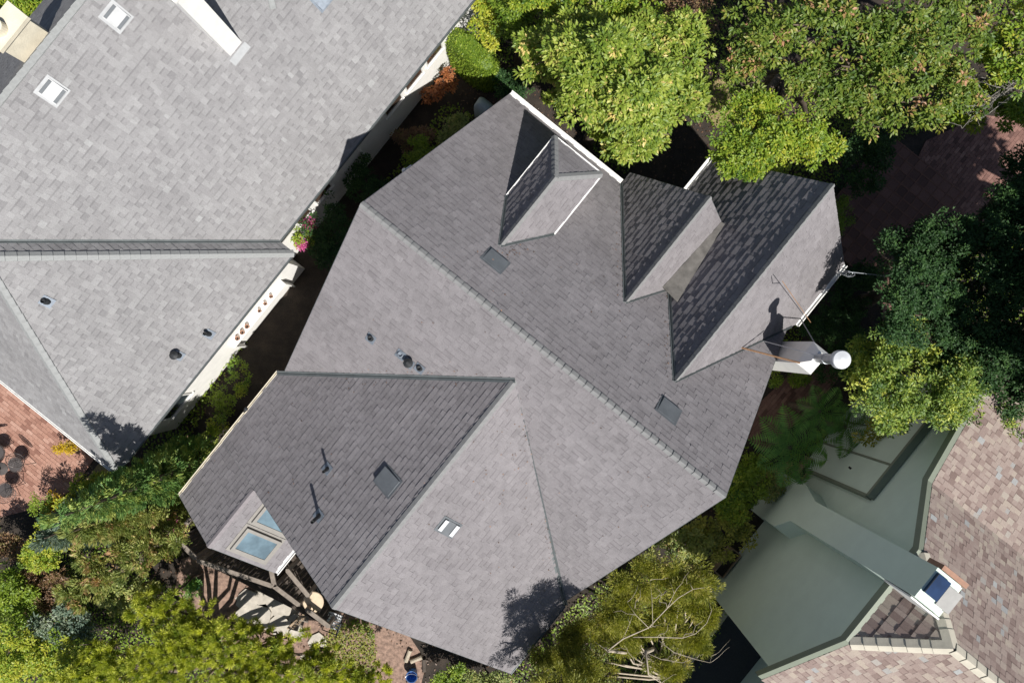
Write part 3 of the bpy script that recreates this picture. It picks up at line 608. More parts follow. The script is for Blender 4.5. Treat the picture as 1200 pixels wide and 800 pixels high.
def debris(pl, par, thing, spots, n, name='roof_debris'):
    P = []; T = []
    for x, y, rx, ry in spots:
        for k in range(n):
            q_ = pl.hit(x + random.gauss(0, rx), y + random.gauss(0, ry)); P.append(tuple(q_ + pl.n*0.022)); T.append(random.random())
    P = np.array(P); jit = RNG.normal(size=P.shape)*0.6; nn = np.array(tuple(pl.n)); A = np.cross(jit, nn) + 1e-3
    V, T2 = leaf_arrays(P, A, nn + jit*0.15, RNG.uniform(0.02, 0.06, len(P)), RNG.uniform(0.012, 0.03, len(P)), np.array(T)); leaf_obj(name, V, T2, 'lf_litter', par, thing.org)['kind'] = 'stuff'
DEBRIS = [(pWR, sWR, [(615, 520, 14, 26), (640, 600, 2, 50), (590, 600, 50, 60)], 34), (pML, sML, [(470, 436, 70, 2), (560, 380, 70, 50), (700, 560, 60, 40)], 22), (pMR, sMR, [(724, 300, 2, 40), (600, 296, 16, 3), (680, 330, 60, 50), (781, 400, 2, 30)], 22), (pWL, sWL, [(430, 452, 60, 3), (360, 540, 50, 40)], 20)]
# ------------------------------------------------------------------ left neighbour
TL = 1.04; EL = -264.0; EB = -286.0; VT, VB = 80.0, 411.0; half = (VB-VT)/2
zl = lambda d: TL*d/800.0
lh = Thing('pale_roof_house', W(-420, 60, 0), 'white-walled house with large pale grey shingle roof and two white chimneys', 'house')
LR = Roof(lh, 'sh_left', (0.07, 0.17), (0.006, 0.011), 0.11)
ap = F(EL-half, VT+half, zl(half)); UBR = -482.0; zb = zl(EB-UBR)
vq = VT+half; uq = EB-half
sL1, pL1 = LR.slope([[ap, F(EL, VT, 0), F(EL, VB, 0)]], 0.13)
sL2, pL2 = LR.slope([[F(EL, VT, 0), F(EB, VT, 0), F(uq, vq, zl(half)), ap]], 0.13)
sL3, pL3 = LR.slope([[F(EL, VB, 0), ap, F(-760, vq, zl(half)), F(-760, VB, 0)]], 0.13)
def B(u, v): return F(u, v, zl(EB-u))
sL4, pL4 = LR.slope([[B(EB, -520), B(EB, VT), B(uq, vq), B(UBR, vq+UBR*-1-(-uq)), B(UBR, -520)]], 0.13)
sL5, pL5 = LR.slope([[B(UBR, -520), B(UBR, 300), F(2*UBR-EB, 300, 0), F(2*UBR-EB, -520, 0)]], 0.13)
# hipped roof bay breaking through the big slope at the top of the picture
hb = pL4.hit(318, 11); hn = pL4.hit(330, -8); 
bu, bv = upx(318, 11, hb.z); 
bz = (hb.z-ZE)/DD
sL6, pL6 = LR.slope([[F(bu, bv, bz), F(bu-58, bv-44, bz+zl(44)), F(bu-58, bv-88, bz), F(bu, bv-88, bz)][0:1] + [F(bu-44, bv-44, bz+zl(44)), F(bu, bv-88, bz)]], 0.13)
sL7, pL7 = LR.slope([[F(bu, bv, bz), F(bu-44, bv-44, bz+zl(44)), F(bu-44-24, bv-44, bz+zl(44)), F(bu-20, bv, bz)]], 0.13)
LR.finish()
ridge_caps(lh, sL1, F(EL, VT, 0), ap, pL1.n, pL2.n, 'cap_left', 0.2, 0.11); ridge_caps(lh, sL1, F(EL, VB, 0), ap, pL1.n, pL3.n, 'cap_left', 0.2, 0.11)
ridge_caps(lh, sL4, B(UBR, 240), B(UBR, -60), pL4.n, pL5.n, 'cap_left', 0.2, 0.11); ridge_caps(lh, sL7, F(bu, bv, bz), F(bu-44, bv-44, bz+zl(44)), pL6.n, pL7.n, 'cap_left', 0.2, 0.12)
valley(lh, sL4, B(uq, vq), B(EB, VT), pL2.n, pL4.n, 0.05)
gutter(lh, sL1, F(EL, VT, 0), F(EL, VB, 0), U3, 'flash', 0.03, 0.08); gutter(lh, sL4, F(EB, VT, 0), F(EB, -520, 0), U3, 'flash', 0.03, 0.08); gutter(lh, sL3, F(EL, VB, 0), F(-760, VB, 0), V3, 'white', 0.06, 0.08)
# walls
WU, WB = EL-24, EB-24
G().ubox(-740, WU, VT+22, VB-24, -0.05, ZE-0.1).to(lh, 'wall', 'stucco'); G().ubox(-660, WB, -500, 280, -0.05, ZE-0.12).to(lh, 'wall', 'stucco')
G().ubox(-740, EL-3, VT+3, VB-3, ZE-0.16, ZE-0.10).to(lh, 'soffit', 'stucco'); G().ubox(-660, EB-3, -515, VT, ZE-0.16, ZE-0.10).to(lh, 'soffit', 'stucco')
def window(uw, v0, v1, z0, z1, mat='winglass', sill=True):
    g = G(); f = 1.8; fz = f*SU
    g.ubox(uw, uw+1.6, v0, v0+f, z0, z1).ubox(uw, uw+1.6, v1-f, v1, z0, z1).ubox(uw, uw+1.6, v0+f, v1-f, z1-fz, z1).ubox(uw, uw+1.6, v0+f, v1-f, z0, z0+fz)
    w = g.to(lh, 'window', 'white')
    G().ubox(uw+0.2, uw+0.7, v0+f, v1-f, z0+fz, z1-fz).to(lh, 'pane', mat, w)
    if sill: G().ubox(uw, uw+2.6, v0-1.5, v1+1.5, z0-0.06, z0-0.01).to(lh, 'sill', 'white', w)
for v0, v1 in ((-241, -208), (-200, -166), (-158, -124), (-12, 20), (30, 56)): window(WB, v0, v1, 1.32, 2.4, 'browglass')
window(WU, 318, 362, 1.0, 2.3)
G().tube([W(WB+1.5, -70, 2.9), W(WB+1.5, -70, 0.2)], 0.04, 8).to(lh, 'downpipe', 'stucco')
shelf = G().ubox(WU, WU+9, 128, 236, 1.06, 1.12).ubox(WU, WU+8, 234, 236, 0.2, 1.06).ubox(WU, WU+8, 128, 130, 0.2, 1.06); shelf.to(lh, 'shelf', 'stucco')
# chimneys
g = G(); g.ubox(-512, -494, 45, 79, ZE+3.0, ZE+0.272*DD).ubox(-514, -492, 43, 81, ZE+0.272*DD, ZE+0.277*DD); ch1 = g.to(lh, 'chimney', 'cream', label='broad cream chimney with a round clay pot')
g = G(); c = W(-503, 66, ZE+0.277*DD); g.lathe(c, [(0.14, 0), (0.14, 0.16), (0.09, 0.16), (0.09, 0.05)], 18); g.to(lh, 'chimney_pot', 'cream', ch1)
g = G(); b0 = pL4.hit(277, 58); bu2, bv2 = upx(277, 58, b0.z); zt2 = ZE+0.285*DD
g.ubox(bu2-20, bu2, bv2-9, bv2+9, b0.z-0.6, zt2).ubox(bu2-22, bu2+2, bv2-11, bv2+11, zt2, zt2+0.06); ch2 = g.to(lh, 'chimney', 'stucco', label='tall slim white chimney rising from the big slope')
G().ubox(bu2-17, bu2-3, bv2-7, bv2+7, zt2+0.06, zt2+0.26).to(lh, 'chimney_cap', 'blueglass', ch2)
q = pL4.hit(281, 63); G().obox(q + pL4.n*0.02, pL4.a, pL4.d, pL4.n, 0.26, 0.08, 0.006).to(lh, 'chimney_flashing', 'midgrey', ch2)
for x, y in ((136, 20), (61, 107)):
    fvx = flat_vent(lh, sL4, pL4, x, y, 0.36, 0.36, 0.07, 'midgrey'); q = pL4.hit(x, y)
    for k in (-1, 1): G().obox(q + pL4.d*(0.135*k) + pL4.n*(0.062+0.012*k), pL4.a, pL4.d, pL4.n, 0.15, 0.03, 0.008).to(lh, 'vent_louvre', 'ventgrey', sL4)
flat_vent(lh, sL4, pL4, 376, 0, 0.3, 0.3, 0.07, 'leadgrey')
stack_pipe(lh, sL1, pL1, 55, 353, 0.05, 0.14); stack_pipe(lh, sL1, pL1, 209, 416, 0.055, 0.2, cap=True); stack_pipe(lh, sL1, pL1, 245, 391, 0.045, 0.25)

# ------------------------------------------------------------------ right neighbour, sage green with a tall chimney
gu = 430.0; rh = Thing('sage_green_house', W(560, -60, 0), 'sage green stucco house with tan blended shingle roof and tall stepped chimney', 'house')
RR = Roof(rh, 'sh_right', (0.08, 0.17), (0.006, 0.011), 0.18)
rv, rz, ru = -33.0, 0.25, 471.0; slope_r = 0.82/800
q = lambda v: rz-abs(v-rv)*slope_r
uo = gu-2.0
v1, v2, vk, ve = 22.0, -88.0, -157.0, -300.0
zk = q(vk); zend = zk-0.25/800*abs(ve-vk)
apx = F(ru, rv, rz)
sR1, pR1 = RR.slope([[apx, F(uo, v1, q(v1)), F(uo, 112, q(112)), F(ru, 112, q(112))], [apx, F(900, rv, rz), F(900, 112, q(112)), F(ru, 112, q(112))]], 0.138)
sR2, pR2 = RR.slope([[apx, F(uo, v2, q(v2)), F(uo, vk, zk), F(ru, vk, zk)], [apx, F(900, rv, rz), F(900, vk, zk), F(ru, vk, zk)]], 0.138)
sR3, pR3 = RR.slope([[F(uo, v1, q(v1)), F(uo, v2, q(v2)), apx]], 0.24, boost=1.7)
sR4, pR4 = RR.slope([[F(uo, vk, zk), F(900, vk, zk), F(900, ve, zend), F(uo, ve, zend)]], 0.138)
RR.finish()
ridge_caps(rh, sR3, F(uo, v1, q(v1)), apx, pR1.n, pR3.n, 'cap_right', 0.25, 0.15); ridge_caps(rh, sR3, F(uo, v2, q(v2)), apx, pR2.n, pR3.n, 'cap_right', 0.25, 0.15)
ridge_caps(rh, sR2, F(ru+2, rv, rz), F(640, rv, rz), pR1.n, pR2.n, 'cap_right', 0.25, 0.15)
for s_, a_, b_ in ((sR1, F(uo, 112, q(112)), F(uo, v1, q(v1))), (sR3, F(uo, v1, q(v1)), F(uo, v2, q(v2))), (sR2, F(uo, v2, q(v2)), F(uo, vk, zk)), (sR4, F(uo, vk, zk), F(uo, ve, zend))):
    G().prism([a_+Z3*0.0, b_+Z3*0.0, b_-Z3*0.2, a_-Z3*0.2], -U3*0.12).to(rh, 'barge_board', 'greentrim', s_)
gable_wall(rh, [(gu, 98, ZE+q(98)*DD-0.12), (gu, v1, ZE+q(v1)*DD-0.12), (gu, v2, ZE+q(v2)*DD-0.12), (gu, vk, ZE+zk*DD-0.12), (gu, -290, ZE+zend*DD), (880, -290, ZE+zend*DD), (880, vk, ZE+zk*DD-0.12), (880, rv, ZE+rz*DD-0.15), (880, 98, ZE+q(98)*DD-0.12)], 'greenwall')
gable_wall(rh, [(545, 98.5, ZE+1.9), (880, 98.5, ZE+1.9), (880, 330, ZE+1.9), (545, 330, ZE+1.9)], 'greenwall')  # unseen rear wing, added so that its shadow covers the driveway
G().ubox(535, 890, 113, 340, ZE+1.9, ZE+2.1).to(rh, 'shade_wing_roof', 'asphalt')  # roof slab of the added, unseen wing
# stepped chimney on the wall
cf = 405.0
prof = [(-26, 0), (-26, 1.85), (-43, 2.35), (-46, ZE+0.27*DD), (-78, ZE+0.27*DD), (-79, 2.75), (-93, 1.75), (-93, 0)]
g = G(); g.prism([W(cf, v_, z_) for v_, z_ in prof], U3*((gu-cf+0.4)*SU)); g.ubox(gu-2, 437, -78, -46, ZE+2.5, ZE+0.262*DD)
rch = g.to(rh, 'chimney', 'greenwall', label='tall stepped sage green chimney')
ztc = ZE+0.27*DD
G().ubox(407, 420, -74, -54, ztc, ztc+0.08).to(rh, 'chimney_cap', 'blueglass', rch); G().ubox(422, 436, -72, -52, ztc-0.15, ztc+0.03).to(rh, 'chimney_crown', 'greystucco', rch)
G().ubox(410, 437, -83.5, -79, ztc-0.5, ztc-0.05).to(rh, 'chimney_brick', 'terracotta', rch); G().ubox(406, 437, -45, -43.5, ztc-1.0, ztc-0.1).to(rh, 'chimney_edge', 'white', rch)
# shallow projecting bay with a dark top ledge on the wall, and its trim
G().ubox(424, 429.8, -262, -118, 0.0, 3.75).to(rh, 'bay', 'greenwall'); G().ubox(421, 429.6, -262, -116, 3.76, 3.86).to(rh, 'ledge', 'greentrim'); G().ubox(422, 429.8, -118, -114.5, 0.0, 3.75).to(rh, 'corner_board', 'greentrim'); G().ubox(422.5, 424.5, -162, -159.5, 0.0, 3.74).to(rh, 'batten', 'greentrim')
G().tube([W(421, -140, 2.3), W(424, -140, 2.3)], 0.03, 8).to(rh, 'wall_vent', 'darkmetal')
# ------------------------------------------------------------------ vegetation
def unit(a): return a/np.maximum(1e-6, np.linalg.norm(a, axis=1, keepdims=True))
def leaf_arrays(P, A, N, L, Wd, tint, fold=0.12, mid=0.45):
    n = len(P); A = unit(A); Bv = unit(np.cross(A, N)); Nn = np.cross(Bv, A)
    L = L[:, None]; Wd = Wd[:, None]
    v = np.empty((n, 4, 3)); v[:, 0] = P; v[:, 2] = P + A*L - Nn*L*0.10
    v[:, 1] = P + A*L*mid + Bv*Wd*0.5 + Nn*Wd*fold; v[:, 3] = P + A*L*mid - Bv*Wd*0.5 + Nn*Wd*fold
    return v.reshape(-1, 3), np.repeat(tint, 2)
def leaf_obj(name, V, tint, mat, parent, org):
    n = len(V)//4; me = bpy.data.meshes.new(name)
    me.vertices.add(n*4); me.vertices.foreach_set("co", (V - np.array(org)).astype(np.float32).ravel())
    idx = (np.arange(n)[:, None]*4 + np.array([0, 1, 2, 0, 2, 3])[None]).astype(np.int32).ravel()
    me.loops.add(n*6); me.loops.foreach_set("vertex_index", idx)
    me.polygons.add(n*2); me.polygons.foreach_set("loop_start", (np.arange(n*2)*3).astype(np.int32)); me.polygons.foreach_set("loop_total", np.full(n*2, 3, np.int32))
    a = me.attributes.new("tint", 'FLOAT', 'FACE'); a.data.foreach_set("value", np.clip(tint, 0, 1).astype(np.float32))
    me.materials.append(M[mat]); me.update(calc_edges=True); me.validate()
    o = bpy.data.objects.new(name, me); COL.objects.link(o)
    if parent: o.parent = parent
    return o
STY = {  # style: (leaf length, leaf width, cluster radius, leaves per cluster)
    'broad': (0.135, 0.072, 0.15, 26), 'small': (0.075, 0.046, 0.13, 34), 'rosette': (0.13, 0.05, 0.06, 26), 'needle': (0.115, 0.017, 0.085, 64), 'tuft': (0.075, 0.036, 0.13, 46),
    'feather': (0.085, 0.017, 0.14, 80), 'spray': (0.10, 0.030, 0.11, 44), 'tiny': (0.05, 0.032, 0.12, 50)}
def cloud(blobs, style, per_m2=9.0, size=1.0, hollow=0.5, tint_mu=0.5, spread=0.2, zmin=-0.45):
    L0, W0, cr, nl = STY[style]; L0 *= size; W0 *= size; cr *= (0.6+0.4*size)
    VV = []; TT = []
    for (c, r) in blobs:
        c = np.array(c); r = np.array(r); K = max(6, int(per_m2*4.2*(r[0]*r[1]+r[0]*r[2]+r[1]*r[2])))
        d = unit(RNG.normal(size=(K*2, 3))); d = d[d[:, 2] > zmin][:K]; K = len(d)
        # uneven outline: lobes at a few random directions
        lob = unit(RNG.normal(size=(7, 3))); amp = 1 + 0.16*np.max(np.clip(d@lob.T, 0, 1)**6, axis=1) - 0.13*np.max(np.clip(d@unit(RNG.normal(size=(6, 3))).T, 0, 1)**8, axis=1)
        rad = (hollow + (1-hollow)*np.sqrt(RNG.random(K)))*amp
        cc = c + d*rad[:, None]*r; ct = RNG.normal(tint_mu, spread, K)
        pc = np.repeat(cc, nl, axis=0); out = np.repeat(unit(d/r), nl, axis=0); n = len(pc); tint = np.repeat(ct, nl) + RNG.normal(0, 0.13, n)
        rnd = unit(RNG.normal(size=(n, 3))); off = rnd*(RNG.random((n, 1))**0.5)*cr
        up = np.array([0, 0, 1.0]); jit = RNG.normal(size=(n, 3))
        if style == 'rosette':
            A = np.stack([rnd[:, 0], rnd[:, 1], np.abs(rnd[:, 2])*0.5 + 0.12], 1) + out*0.25; P = pc + off*0.5; N = up + jit*0.15
        elif style == 'tuft':
            A = rnd + jit*0.5; P = pc + rnd*cr*np.sqrt(RNG.random((n, 1))); N = rnd*0.8 + up*0.5 + jit*0.25
        elif style == 'needle':
            A = rnd*0.9 + out*0.7 + up*0.35; P = pc + off*0.25; N = jit
        elif style == 'feather':
            A = rnd*0.7 + out*0.5 + up*0.2; P = pc + off; N = jit + up*0.8
        elif style == 'spray':
            hz = out*np.array([1, 1, 0.2]); A = hz + up*0.55 + jit*0.28; P = pc + off*np.array([1, 1, 0.7]); N = up*0.7 + jit*0.6
        else:
            off[:, 2] *= 0.55; A = rnd*np.array([1, 1, 0.35]) + out*0.35 - up*0.12; P = pc + off; N = up*1.0 + out*0.5 + jit*0.42
        Ls = L0*RNG.uniform(0.65, 1.3, n); Ws = W0*RNG.uniform(0.7, 1.25, n)
        v, t = leaf_arrays(P, A, N, Ls, Ws, tint); VV.append(v); TT.append(t)
    return np.concatenate(VV), np.concatenate(TT)
def blob(x, y, z, rx, ry=None, rz=None):      # centre seen at (x, y) at height z; radii in photograph pixels at that height
    k = (HC-z)/FPX; rx *= k; ry = (ry*k if ry else rx); return (px(x, y, z), (rx, ry, rz if rz else min(rx, ry)*0.75))
def clumps(bl):                   # break each mass of the crown into uneven lumps with gaps between
    out = []
    for c, r in bl:
        if r[0] < 0.42: out.append((c, r)); continue
        out.append((c - Z3*r[2]*0.15, (r[0]*0.55, r[1]*0.55, r[2]*0.55)))
        n = int(7 + r[0]*5)
        for k in range(n):
            a = random.random()*6.283; q_ = math.sqrt(random.random())*0.92; h = math.sqrt(max(0, 1-q_*q_))*random.uniform(0.2, 1.0)
            f = random.uniform(0.26, 0.44); out.append((c + Vector((math.cos(a)*q_*r[0], math.sin(a)*q_*r[1], h*r[2])), (r[0]*f*random.uniform(0.8, 1.25), r[1]*f*random.uniform(0.8, 1.25), r[2]*f)))
    return out
def limb(g, a, b, r0, r1, n=6, wob=0.12):
    a, b = Vector(a), Vector(b); pts = []; m = 6
    for i in range(m):
        t = i/(m-1); p = a.lerp(b, t); w = wob*math.sin(math.pi*t)
        pts.append(p + Vector((random.uniform(-w, w), random.uniform(-w, w), random.uniform(-w, w)*0.5)))
    g.tube(pts, [r0 + (r1-r0)*i/(m-1) for i in range(m)], n); return pts
def tree(name, label, cat, blobs, style, mat, base=None, bark='bark', group=None, r=None, **kw):
    bl = [blob(*b) for b in blobs]
    bx = sum(b[0].x for b in bl)/len(bl); by = sum(b[0].y for b in bl)/len(bl)
    if base: bx, by = px(base[0], base[1], 0).x, px(base[0], base[1], 0).y
    t = Thing(name, (bx, by, 0), label, cat, group); zc = min(b[0].z - b[1][2]*0.6 for b in bl); zc = max(0.25, zc)
    R0 = r or (0.05 + 0.03*max(b[0].z for b in bl)); g = G(); fork = Vector((bx, by, max(0.15, zc*0.7)))
    limb(g, (bx, by, -0.05), fork, R0, R0*0.75, 9, 0.06)
    for c, rr in bl:
        limb(g, fork, c + Vector((0, 0, -rr[2]*0.2)), R0*0.6, R0*0.2)
        for k in range(5 if rr[0] > 0.5 else 3):
            a = random.random()*6.28; e = c + Vector((math.cos(a)*rr[0]*0.75, math.sin(a)*rr[1]*0.75, random.uniform(-0.2, 0.5)*rr[2]))
            limb(g, c + Vector((0, 0, -rr[2]*0.3)), e, R0*0.25, R0*0.06, 5)
    g.to(t, 'trunk', bark, smooth=True)
    V, T = cloud(clumps(bl), style, **kw); leaf_obj('crown', V, T, mat, t.o, t.org)
    return t
for pl_, pr_, sp_, n_ in DEBRIS: debris(pl_, pr_, house, sp_, n_)
# --- behind the house
tree('magnolia_tree', 'round yellow-green broadleaf tree pressing against the white gutter beside the hipped dormer', 'tree',
     [(724, 94, 4.6, 70, 60, 1.4), (656, 64, 4.0, 48, 38), (696, 46, 4.3, 55, 34), (768, 64, 4.2, 50, 42), (788, 116, 4.0, 42, 44), (754, 152, 4.0, 42, 28), (636, 82, 3.4, 22, 18), (712, 130, 4.1, 34, 28), (748, 172, 3.7, 26, 16), (684, 100, 4.0, 28, 22), (662, 112, 3.2, 20, 12), (700, 146, 3.2, 20, 14), (728, 176, 3.1, 18, 12)], 'broad', 'lf_magnolia', size=0.75, per_m2=17)
tree('maple_tree', 'bright green tree beyond the round yellow-green broadleaf tree', 'tree', [(690, 5, 3.8, 55, 34), (735, 10, 3.6, 36, 30), (640, -8, 3.8, 40, 30)], 'small', 'lf_bright', per_m2=11)
tree('small_tree', 'dark green small tree between the trimmed hedge and the round broadleaf tree', 'tree', [(612, 42, 2.8, 30, 24), (605, 10, 2.9, 34, 22)], 'small', 'lf_hedge', tint_mu=0.3)
tree('golden_tree', 'yellow-green shrub growing against the end of the white wall', 'shrub', [(575, 22, 2.3, 20, 34), (568, -10, 2.4, 22, 20)], 'small', 'lf_bright', tint_mu=0.85)
tree('brown_tree', 'dull brown-leaved tree between two green canopies', 'tree', [(795, 18, 3.2, 36, 34), (808, 62, 2.6, 24, 20)], 'small', 'lf_brown', per_m2=7)
tree('bronze_tree', 'large green tree with bronze new leaf tips shading the brick path', 'tree',
     [(900, 40, 5.0, 52, 46), (960, 20, 5.4, 56, 40), (1020, 75, 5.2, 60, 52), (945, 95, 4.7, 44, 34), (1075, 40, 5.4, 60, 48), (1090, 110, 4.8, 48, 42), (1010, 130, 4.6, 42, 34), (870, 90, 4.2, 24, 26), (1130, 5, 5.0, 50, 40)], 'broad', 'lf_bronze', base=(990, 110), size=0.72, per_m2=6, hollow=0.45)
tree('lime_tree', 'light green leafy tree overhanging the edge of the dark tiled gable slope', 'tree', [(880, 160, 4.5, 42, 36), (920, 178, 4.5, 44, 30), (950, 165, 4.2, 30, 26), (850, 178, 4.3, 28, 24), (888, 132, 4.1, 34, 24), (868, 200, 4.6, 22, 12)], 'small', 'lf_bright', base=(880, 120), per_m2=9)
t6 = tree('sparse_tree', 'yellow-green tree with bare grey twigs at the head of the brick path', 'tree', [(1195, 70, 5.0, 38, 44), (1150, 105, 4.0, 30, 22), (1125, 135, 3.6, 24, 16), (1190, 130, 4.2, 26, 20), (1160, 50, 4.6, 26, 20), (1205, 25, 5.2, 40, 40)], 'broad', 'lf_bright', base=(1170, 95), size=0.7, per_m2=6)
g = G()
for k in range(9):
    x, y = 1198 - random.random()*10, 90 + random.random()*22; x1, y1 = 1095 + random.random()*60, 75 + random.random()*80
    pts = limb(g, px(x, y, 4.5), px(x1, y1, 4.6 + random.random()*0.5), 0.018, 0.007, 5, 0.25)
    for j in range(5):
        p = random.choice(pts[1:]); limb(g, p, p + Vector((random.uniform(-0.6, 0.1), random.uniform(-0.35, 0.35), random.uniform(-0.1, 0.3))), 0.007, 0.003, 4, 0.08)
g.to(t6, 'twigs', 'greybark')
# --- right side
tree('evergreen_tree', 'tall dark evergreen with leaf rosettes standing in shade by the brick path', 'tree',
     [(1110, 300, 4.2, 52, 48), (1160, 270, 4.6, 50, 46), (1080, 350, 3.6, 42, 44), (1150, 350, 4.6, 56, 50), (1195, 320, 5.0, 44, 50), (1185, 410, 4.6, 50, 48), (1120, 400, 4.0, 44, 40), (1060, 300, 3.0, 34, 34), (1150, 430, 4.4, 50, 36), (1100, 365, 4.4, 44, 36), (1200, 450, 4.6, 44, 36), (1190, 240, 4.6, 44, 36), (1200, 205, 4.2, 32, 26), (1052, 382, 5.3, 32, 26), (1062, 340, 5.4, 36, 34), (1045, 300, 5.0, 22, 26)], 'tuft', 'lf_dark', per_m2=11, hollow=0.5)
tree('pittosporum_tree', 'sunlit yellow-green tree with rosette leaf clumps beside the sage green wall', 'tree',
     [(1030, 452, 4.4, 42, 38), (1056, 408, 4.3, 40, 28), (1085, 470, 4.6, 48, 40), (1112, 448, 4.5, 36, 34), (1010, 420, 3.8, 26, 22), (1150, 490, 4.4, 40, 24), (1190, 490, 4.4, 34, 24), (1045, 485, 4.0, 30, 20)], 'tuft', 'lf_rosette', base=(1060, 440), per_m2=11, tint_mu=0.45, hollow=0.5)
tree('street_tree', 'very tall dark tree at the far end of the overhead cable', 'tree',
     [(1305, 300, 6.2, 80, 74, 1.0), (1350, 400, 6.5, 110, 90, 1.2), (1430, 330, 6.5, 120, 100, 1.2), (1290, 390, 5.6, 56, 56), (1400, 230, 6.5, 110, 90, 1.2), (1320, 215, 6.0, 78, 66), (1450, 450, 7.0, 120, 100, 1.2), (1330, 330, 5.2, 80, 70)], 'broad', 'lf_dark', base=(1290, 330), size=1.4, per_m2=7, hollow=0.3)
# --- strip between main house and sage green wall
for i, (x, y, z, rx, ry, st, mt, lb) in enumerate([
    (905, 570, 0.9, 26, 22, 'small', 'lf_olive', 'olive shrub at the foot of the tree fern'), (868, 560, 1.0, 26, 26, 'small', 'lf_hedge', 'mid green shrub under the chimney gable corner of the roof'),
    (862, 592, 1.2, 20, 22, 'small', 'lf_bright', 'bright green shrub touching the right corner of the main roof'), (838, 625, 1.0, 34, 26, 'small', 'lf_feather', 'loose yellow-olive shrub behind the wooden planters'),
    (800, 640, 1.2, 36, 26, 'small', 'lf_olive', 'olive shrub between the roof edge and the feathery tree'), (970, 380, 0.9, 40, 36, 'tiny', 'lf_dark', 'dark creeper shrub below the chimney flue'),
    (985, 420, 0.6, 34, 30, 'tiny', 'lf_dark', 'dark low shrub behind the chimney cap'), (925, 430, 0.5, 22, 24, 'tiny', 'lf_hedge', 'small green shrub on the brick strip near the chimney'),
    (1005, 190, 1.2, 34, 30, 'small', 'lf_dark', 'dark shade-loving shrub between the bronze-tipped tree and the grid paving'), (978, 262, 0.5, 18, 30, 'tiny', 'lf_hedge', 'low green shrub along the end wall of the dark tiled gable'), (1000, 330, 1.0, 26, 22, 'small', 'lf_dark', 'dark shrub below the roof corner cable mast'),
    (1022, 505, 2.4, 18, 16, 'small', 'lf_feather', 'yellow-leaved climber on the top of the sage wall bay')]):
    tree('shrub', lb, 'shrub', [(x, y, z, rx, ry), (x+rx*0.6, y-ry*0.5, z*0.8, rx*0.6, ry*0.6)], st, mt, r=0.03)
def fern(x, y, z, R, nf, label, rot):
    c = px(x, y, z); t = Thing('tree_fern', (c.x, c.y, 0), label, 'fern', None)
    g = G(); g.lathe(Vector((c.x, c.y, 0)), [(0.11, 0), (0.09, z*0.5), (0.10, z-0.05), (0.03, z+0.03)], 10); g.to(t, 'trunk', 'bark')
    for k in range(nf):
        a = rot + 2*math.pi*k/nf + random.uniform(-0.15, 0.15); Lf = R*random.uniform(0.85, 1.1); d = Vector((math.cos(a), math.sin(a), 0)); s = Vector((-d.y, d.x, 0))
        P = []; A = []; N = []; L = []; Wd = []; T = []
        for i in range(20):
            q_ = 0.06 + 0.94*i/19; p = c + d*(Lf*q_) + Z3*(0.42*math.sin(q_*2.3)*R - 0.30*q_*q_*R); wl_ = R*0.40*math.sin(math.pi*min(1, q_*0.90+0.10))**0.75 + 0.02
            P.append(p - d*(Lf*0.05)); A.append(d); N.append((0, 0, 1)); L.append(Lf*0.13); Wd.append(0.014); T.append(0.4)
            for sg in (-1, 1):
                dv = s*sg + d*random.uniform(0.28, 0.4) - Z3*0.22; P.append(p); A.append(dv); N.append(Z3 + d*random.uniform(-0.3, 0.3)); L.append(wl_*random.uniform(0.92, 1.05)); Wd.append(Lf*0.042); T.append(0.5+random.gauss(0, 0.15)-0.12*(k % 2))
        v, tt = leaf_arrays(np.array([tuple(p) for p in P]), np.array([tuple(p) for p in A]), np.array([tuple(p) for p in N], float), np.array(L), np.array(Wd), np.array(T)); leaf_obj('frond', v, tt, 'lf_fern', t.o, t.org)
fern(925, 524, 2.0, 1.05, 9, 'large tree fern spreading fronds over the base of the sage wall', 0.3); fern(960, 482, 1.9, 0.75, 7, 'smaller tree fern on the brick strip behind the chimney', 0.9); fern(990, 500, 1.6, 0.8, 7, 'shaded dark tree fern next to the yellow-leaved climber', 0.1)
